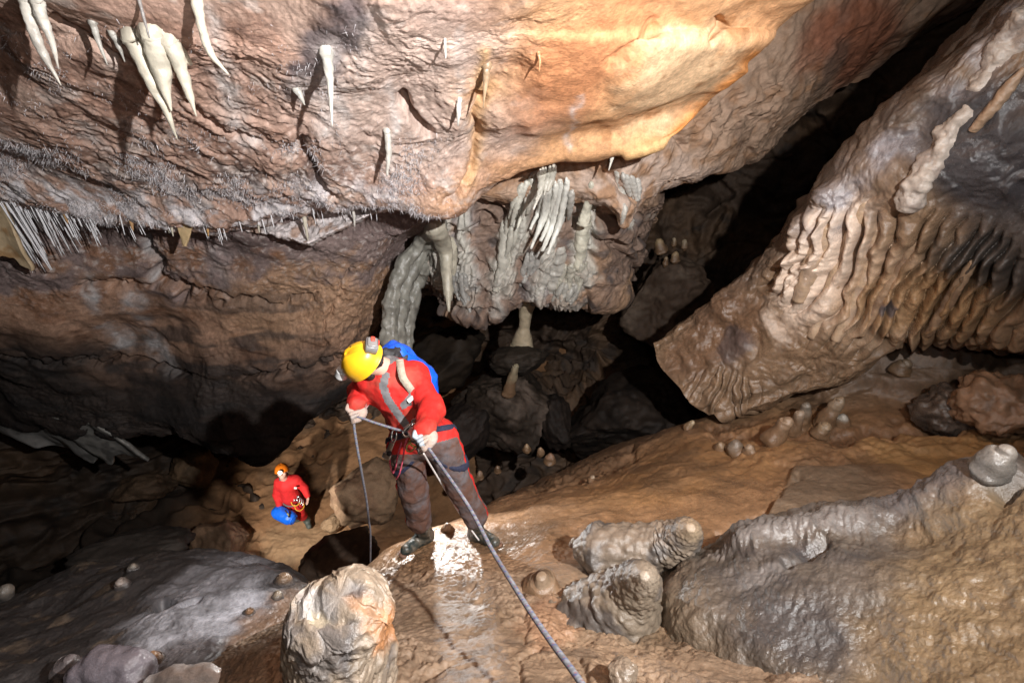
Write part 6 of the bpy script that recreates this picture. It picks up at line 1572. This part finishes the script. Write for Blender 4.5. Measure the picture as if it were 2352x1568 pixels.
# ------------------------------------------------------- blue pack on the near caver's back
def backpack():
    root = empty('backpack', P(965, 1000, 3.02))
    tag(root, 'blue tarpaulin caving pack with beige straps on the near caver back', 'backpack')
    a0, a1, a2 = P(908, 822, 2.70), P(960, 876, 2.84), P(986, 955, 2.98)
    def f(p):
        k = smin(sd_cap(p, a0, a1, .080, .092), sd_cap(p, a1, a2, .092, .070), .05)
        return k - .012 * ridged(p, 6.0, 3) - .006 * fbm(p, 18, 2)
    lo, hi = bounds([a0, a1, a2], .16)
    V, Q = surface_net(f, lo, hi, .009)
    put('sack', V, Q, None, BLU, root)
    def lid(p):
        return smin(sd_cap(p, P(885, 812, 2.60), P(918, 815, 2.66), .030, .042), sd_cap(p, P(906, 826, 2.62), P(922, 836, 2.64), .034, .030), .03) - .012 * fbm(p, 26, 3)
    lo, hi = bounds([P(885, 812, 2.60), P(922, 836, 2.64)], .09)
    V, Q = surface_net(lid, lo, hi, .007); put('hood', V, Q, None, BLK, root)
    strap = np.array([P(918, 826, 2.52), P(921, 848, 2.475), P(926, 868, 2.465), (P(938, 886, 2.48)), P(948, 900, 2.51)])
    put('strap', *ribbon(strap, .038, .006), WEB, root)
    cord('drawcord', [(1000, 930, 2.86), (1014, 934, 2.84), (1022, 944, 2.86)], .0045, WEB, root)
    cord('tail_strap', [(1006, 962, 2.92), (1004, 975, 2.9), (1002, 985, 2.9)], .014, NAVY, root)
backpack()

# ------------------------------------------------------- rope and hardware
def rope():
    m, nt, b = nodes_of('kernmantle_rope'); N = nt.nodes.new; L = nt.links.new
    at = N('ShaderNodeAttribute'); at.attribute_name = 'Col'
    L(at.outputs['Color'], b.inputs['Base Color']); b.inputs['Roughness'].default_value = .8
    up = [P(1700, 2150, .72), P(1500, 1820, .95), P(1335, 1568, 1.20), P(1262, 1468, 1.36), P(1200, 1376, 1.53), P(1130, 1262, 1.78), P(1075, 1160, 2.0), P(1005, 1058, 2.22), P(972, 1012, 2.30), P(962, 1003, 2.37), P(952, 996, 2.44)]
    dn = [P(935, 992, 2.48), P(905, 984, 2.50), P(860, 970, 2.50), P(822, 957, 2.50), P(813, 962, 2.52), P(814, 985, 2.54), P(820, 1025, 2.58), P(826, 1060, 2.64), P(834, 1105, 2.8), P(842, 1150, 3.0), P(847, 1195, 3.2), P(851, 1232, 3.4), P(850, 1320, 3.9)]
    pts = np.array(up + dn)
    r = np.interp(proj(pts)[2], [1.1, 2.5], [.0094, .0066])
    V, q, t, s, an = tube(pts, r, 14, 900, None, uniform=True)
    L_ = np.concatenate([[0], np.cumsum(np.linalg.norm(np.diff(V[:-2].reshape(900, 14, 3).mean(1), axis=0), axis=1))])
    arc = np.concatenate([np.repeat(L_, 14), [0, L_[-1]]])
    # braided sheath: two crossing helices, dark blue and red tracer yarns
    k1 = np.mod(arc / .030 + an / (2 * np.pi), 1); k2 = np.mod(arc / .030 - an / (2 * np.pi), 1)
    c = np.tile(np.array([.10, .105, .12], np.float32), (len(V), 1))
    c = mixc(c, (.18, .19, .21), ((np.mod(k1 * 4, 1) < .5) ^ (np.mod(k2 * 4, 1) < .5)) * .7)
    c = mixc(c, (.02, .035, .16), (np.abs(k1 - .5) < .07) * .7); c = mixc(c, (.25, .06, .05), (np.abs(k2 - .25) < .035) * .6)
    o = put('climbing_rope', V, q, t, m, None, P(1335, 1568, 1.2), c)
    tag(o, 'taut grey blue caving rope running from the foreground through both gloves', 'rope')
rope()
def gear():
    d = empty('descender', P(958, 1006, 2.40)); tag(d, 'steel descender clipped on the rope at the near caver waist', 'descender')
    ax = unit(P(962, 1022, 2.36) - P(944, 984, 2.46)); sx = unit(np.cross(ax, FWD)); sy = np.cross(ax, sx)
    c = P(951, 1000, 2.425)
    for e in (-1, 1): put('side_plate', *box(c + sy * .012 * e, ax * .055, sx * .020, sy * .003, .3), STEEL, d)
    for k in (-.028, .028): put('bobbin', *disc(c + ax * k, sy, .016, .018, 18), STEEL, d)
    put('handle', *tube(np.array([c - ax * .04 + sx * .01, c - ax * .05 + sx * .04, c - ax * .02 + sx * .06]), [.006] * 3, 8, 20, None)[:3], STEEL, d)
    def carab(name, cx, cy, z, dx, dy, w, h, label, mat=STEEL):
        o0 = P(cx, cy, z); a = unit(camv(dx, dy, .15)); b = unit(np.cross(a, FWD + .3 * RGT))
        n = 26; t = np.linspace(0, 2 * np.pi, n)
        ring = np.array([o0 + a * h * math.copysign(abs(math.cos(x)) ** .75, math.cos(x)) + b * w * math.copysign(abs(math.sin(x)) ** .75, math.sin(x)) * (1 + .18 * math.cos(x)) for x in t])
        r = empty('carabiner', o0); tag(r, label, 'carabiner')
        put('frame', *tube(ring, [.0058] * n, 8, 60, None, cap=False)[:3], mat, r)
        put('gate_sleeve', *tube(np.array([o0 + b * w - a * h * .5, o0 + b * w, o0 + b * w + a * h * .4]), [.0095] * 3, 10, 14, None)[:3], mat, r)
    carab('carabiner', 942, 988, 2.46, .8, .6, .022, .040, 'large steel locking carabiner left of the descender')
    carab('carabiner', 955, 978, 2.46, -.2, 1, .018, .034, 'steel carabiner at the top of the descender')
    carab('carabiner', 905, 1000, 2.60, .1, 1, .014, .032, 'small steel carabiner at the left hip of the near caver')
    carab('carabiner', 968, 1026, 2.36, .1, 1, .016, .032, 'steel carabiner under the gloved hand on the rope')
    carab('carabiner', 949, 1018, 2.46, .7, -.5, .012, .022, 'little gold screw link below the descender', BRASS)
    j = empty('ascender', P(895, 1040, 2.64)); tag(j, 'silver hand ascender dangling from the left hip of the near caver', 'ascender')
    a = unit(P(888, 1048, 2.64) - P(902, 1012, 2.62)); b = unit(np.cross(a, FWD)); c = P(896, 1028, 2.625)
    put('frame', *join([box(c, a * .050, b * .014, FWD * .005, .3), box(c + a * .052, a * .018, b * .024, FWD * .006, .3)]), STEEL, j)
    put('cam', *disc(c + a * .03 + b * .008 - FWD * .008, FWD, .014, .010, 14), BLK, j)
    put('tape', *box(c - a * .045 - FWD * .004, a * .012, b * .012, FWD * .006, .3), PINKC, j)
    cord('cowstail', [(938, 1000, 2.50), (930, 1020, 2.54), (926, 1050, 2.60), (918, 1085, 2.66), (910, 1100, 2.70)], .0045, PINKC, None, rings=60, label='thin pink cord hanging over the near caver thigh', cat='cord')
    cord('accessory_cord', [(946, 1014, 2.44), (936, 1022, 2.46), (934, 1034, 2.46), (944, 1036, 2.44), (954, 1026, 2.42)], .0038, GREENC, None, rings=60, label='olive green cord loop beside the descender', cat='cord')
    cord('pack_cord', [(972, 1040, 2.5), (985, 1062, 2.7), (1005, 1095, 2.9), (1025, 1128, 3.06), (1060, 1185, 3.15), (1100, 1240, 3.24)], .0055, WHTC, None, rings=80, label='pale slack cord running behind the taut rope between the legs', cat='cord')
gear()

# ======================================================== the far caver
def far_caver():
    g = hit(690, 1204)[0]
    zf = proj(g)[2]
    k = zf / 9.7
    def Q_(x, y, z): return P(x, y, z * k)
    J = dict(pelv=Q_(673, 1150, 9.22), waist=Q_(668, 1135, 9.08), chest=Q_(661, 1112, 8.90), neck=Q_(653, 1097, 8.82),
             shA=Q_(640, 1107, 8.88), elA=Q_(636, 1136, 9.02), wrA=Q_(642, 1161, 9.06), shB=Q_(681, 1101, 8.90), elB=Q_(699, 1120, 8.98), wrB=Q_(706, 1137, 8.98),
             hipA=Q_(664, 1156, 9.26), knA=Q_(676, 1176, 9.40), anA=None, anApx=(682, 1189), hipB=Q_(683, 1154, 9.24), knB=Q_(699, 1174, 9.26), anB=None, anBpx=(704, 1192))
    for e, (x, y) in (('A', (680, 1196)), ('B', (708, 1204))):
        J['an' + e] = P(J['an' + e + 'px'][0], J['an' + e + 'px'][1], hit(x, y)[2] - .10)
    J = {k_: v_ for k_, v_ in J.items() if not k_.endswith('px')}
    J['knA'] = (J['hipA'] + J['anA']) / 2 - FWD * .02; J['knB'] = (J['hipB'] + J['anB']) / 2 - FWD * .12
    root = empty('person', g); tag(root, 'distant caver in red suit and orange helmet holding a blue bag on the sand', 'person')
    def suit0(p):
        s = smin(sd_cap(p, J['hipA'], J['hipB'], .13, .13), sd_cap(p, J['pelv'], J['waist'], .15, .15), .06)
        s = smin(s, sd_cap(p, J['waist'], J['chest'], .145, .155), .08)
        s = smin(s, sd_cap(p, Q_(648, 1109, 8.9), Q_(675, 1105, 8.9), .12, .12), .06)
        s = smin(s, sd_cap(p, J['chest'], J['neck'], .12, .075), .06)
        for e in 'AB':
            s = smin(s, sd_cap(p, J['sh' + e], J['el' + e], .078, .066), .05); s = smin(s, sd_cap(p, J['el' + e], J['wr' + e], .066, .052), .03)
            s = smin(s, sd_cap(p, J['hip' + e], J['kn' + e], .118, .098), .05); s = smin(s, sd_cap(p, J['kn' + e], J['kn' + e] + (J['an' + e] - J['kn' + e]) * .45, .098, .088), .03)
        return s
    suit = lambda p: suit0(p) - .006 * ridged(p, 6.0, 2) - .003 * fbm(p, 16, 2)
    lo, hi = bounds(list(J.values()), .2)
    def net(name, f, lo, hi, h, m, par=root):
        V, Q = surface_net(f, lo, hi, h); v = V[Q]; n_ = np.cross(v[:, 1] - v[:, 0], v[:, 3] - v[:, 0])
        if np.mean(np.sum((v.mean(1) - V.mean(0)) * n_, 1)) < 0: Q = Q[:, ::-1]
        return put(name, V, Q, None, m, par)
    net('suit', suit, lo, hi, .017, REDL)
    H = Q_(648, 1083, 8.70); U = unit(camv(-.12, .97, -.12)); Fw = camv(.30, -.08, -.95); Fw = unit(Fw - U * np.dot(U, Fw))
    hf, M = head_sdf(H, U, Fw, 1.05)
    hands = [relaxed_hand_sdf(J['wrB'], camv(.10, -1, -.1), camv(-.6, 0, -.6), 1.05, .6), fist_sdf(J['wrA'] + camv(.03, -.09, -.02), RGT, J['wrA'], 1.1)]
    def body(p):
        s = smin(hf(p), sd_cap(p, H - U * .06, J['neck'] - U * .03, .06, .07), .03)
        s = smin(s, suit0(p) + .03, .02)
        for h in hands: s = smin(s, h(p), .01)
        return s
    lo2, hi2 = bounds(list(J.values()) + [H + U * .15, H + Fw * .14, J['wrB'] - ZUP * .2, J['wrA'] - ZUP * .2], .1)
    net('body', body, lo2, hi2, .0105, SKIN)
    def hair(p):
        q = ((p - H.astype(np.float32)) @ M.T.astype(np.float32)) / 1.05
        s = sd_ell(q, (0, -.03, .02), np.eye(3), (.086, .09, .09)); s = -smin(-s, sd_ell(q, (0, .09, -.01), np.eye(3), (.07, .085, .08)), .01)
        return s - .004 * fbm(p, 50, 2)
    net('hair', hair, H - .17, H + .17, .010, HAIR)
    hel, hc, (a, b, c) = helmet_parts(H, M, 1.0, ORA, root, up=.035)
    lc = hc + M[1] * (b + .012) + M[2] * .012
    put('headlamp', *join([disc(lc, M[1], .040, .05, 18, 1.1), box(lc - M[1] * .02, M[0] * .05, M[2] * .016, M[1] * .012, .2)]), LAMPG, hel)
    put('lens', *disc(lc + M[1] * .028, M[1], .033, .008, 18), LENS, hel)['label'] = 'lit white lens'
    net('neck_gaiter', lambda p: np.minimum(9, sd_cap(p, J['neck'] - U * .02, J['neck'] + U * .035, .088, .082)) - .008 * fbm(p, 25, 2), J['neck'] - .17, J['neck'] + .17, .012, STRIP)
    gz = [hit(*[float(t) for t in proj(q)[:2]])[0] for q in (J['anA'], J['anB'])]
    for e, toe_px in (('A', (676, 1197, 9.72)), ('B', (714, 1208, 9.50))):
        an = J['an' + e]; toe = Q_(*toe_px); d = unit(toe - an - ZUP * np.dot(toe - an, ZUP) + FWD * 0); d = unit(d * .7 + (-FWD + ZUP * FWD[2]) * .25)
        d = unit(d - ZUP * d[2]); top = an + (J['kn' + e] - an) * .75
        net('boot', lambda p: smin(sd_cap(p, an, top, .066, .084), sd_cap(p, an + d * .0 - ZUP * .02, an + d * .17 - ZUP * .035, .058, .048), .05) - .004 * fbm(p, 20, 2), *bounds([an + d * .2, an, top], .12), .012, BOOTG)
    c_ = J['pelv'] + (J['waist'] - J['pelv']) * .25
    put('harness', *join([loop_mesh(c_, camv(.17, -.02, 0), camv(0, .08, .15), .016)]), STRIP, root)
    hw = []
    for (x, y) in ((674, 1143), (680, 1143), (686, 1146), (690, 1150), (694, 1153)):
        cc = Q_(x, y, 8.98); hw.append(loop_mesh(cc, camv(.020, .012, 0), camv(-.01, .055, .02), .008, 6, 16))
    put('gear_rack', *join(hw), STEEL, root)['label'] = 'bunch of silver carabiners at the hip'
    cord('lanyard', [(668, 1151, 8.98), (673, 1160, 8.98), (682, 1160, 8.98), (690, 1153, 8.98)], .010, YELC, root)
    cord('lanyard', [(676, 1158, 8.98), (680, 1170, 8.99), (690, 1172, 9.0), (698, 1164, 9.0), (697, 1155, 8.98)], .008, YELC, root)
    put('chest_logo', *box(Q_(679, 1120, 8.735), camv(.024, 0, 0), camv(0, .018, 0), camv(0, 0, .012), .1), LABEL, root)['label'] = 'small white logo patch'
    # the bag in his hand
    bag = empty('bag', Q_(652, 1190, 9.1)); tag(bag, 'blue caving bag held by the distant caver in red', 'bag')
    e1, e2 = Q_(641, 1177, 9.02), Q_(664, 1188, 8.98)
    def f(p): return smin(sd_cap(p, e1, e2, .125, .115), sd_cap(p, e2, e2 + (e2 - e1) * .12, .10, .09), .04) - .010 * ridged(p, 5.0, 2) - .004 * fbm(p, 14, 2)
    net('sack', f, *bounds([e1, e2], .22), .014, BLUB, bag)
    ax = unit(e2 - e1); nn = unit(np.cross(ax, FWD)); nb = np.cross(ax, nn)
    put('rim', *loop_mesh(e2 + ax * .095, nn * .085, nb * .085, .016), BLUB, bag)
    hnd = J['wrA'] + camv(.03, -.09, -.02)
    put('handle', *tube(np.array([e1 + ax * .06 - nn * .11 * np.sign(nn @ -UPV), hnd, e1 + ax * .17 - nn * .11 * np.sign(nn @ -UPV)]), [.014] * 3, 8, 24, None)[:3], BLK, bag)
    cord('side_strap', [(655, 1171, 8.86), (660, 1178, 8.84), (664, 1188, 8.85)], .012, BLK, bag)
    cord('green_tab', [(660, 1178, 8.83), (663, 1183, 8.83)], .014, GREENC, bag)
far_caver()
# ------------------------------------------------------------------ camera, light, render
cd = bpy.data.cameras.new('camera'); cam = bpy.data.objects.new('camera', cd); COL.objects.link(cam)
cam.location = CAM; cam.rotation_euler = (math.pi / 2 - PITCH, 0, 0)
cd.sensor_width = 36.0; cd.lens = FPX / 2352.0 * 36.0; cd.clip_start = 0.02; cd.clip_end = 200
SC.camera = cam
def aim(o, target):
    d = Vector(target) - o.location
    o.rotation_euler = d.to_track_quat('-Z', 'Y').to_euler()
def lamp(name, kind, loc, power, rgb=(1, 1, 1), size=0.03, target=None, cone=60, blend=0.3):
    l = bpy.data.lights.new(name, kind); l.energy = power; l.color = rgb; l.shadow_soft_size = size
    o = bpy.data.objects.new(name, l); COL.objects.link(o); o.location = loc
    if kind == 'SPOT':
        l.spot_size = math.radians(cone); l.spot_blend = blend; aim(o, target)
    return o
lamp('flash', 'SPOT', c2w(1.2, 0.60, -0.15), 1480, (1, 0.985, 0.97), 0.035, c2w(.32, .80, 1.8), 138, 1.0)
lamp('camera_flash', 'POINT', c2w(0.16, 0.20, -0.05), 55, (1, 0.985, 0.97), 0.03)
lamp('floor_flash', 'SPOT', P(470, 1285, 6.0), 640, (1, 0.96, 0.9), 0.05, P(735, 1120, 10.0), 50, 0.6)
lamp('back_flash', 'SPOT', P(975, 985, 4.3), 140, (1, 0.98, 0.95), 0.03, P(1010, 1120, 3.0), 140, 0.4)
w = bpy.data.worlds.new('World'); SC.world = w; w.use_nodes = True
w.node_tree.nodes['Background'].inputs[0].default_value = (0.6, 0.5, 0.45, 1); w.node_tree.nodes['Background'].inputs[1].default_value = 0.0005
vs = SC.view_settings; vs.view_transform = 'Standard'; vs.look = 'None'; vs.exposure = 0.0; vs.gamma = 1.0
SC.render.engine = 'CYCLES'
cy = SC.cycles; cy.use_denoising = True; cy.max_bounces = 5; cy.diffuse_bounces = 3; cy.glossy_bounces = 2; cy.sample_clamp_indirect = 4.0; cy.use_adaptive_sampling = True
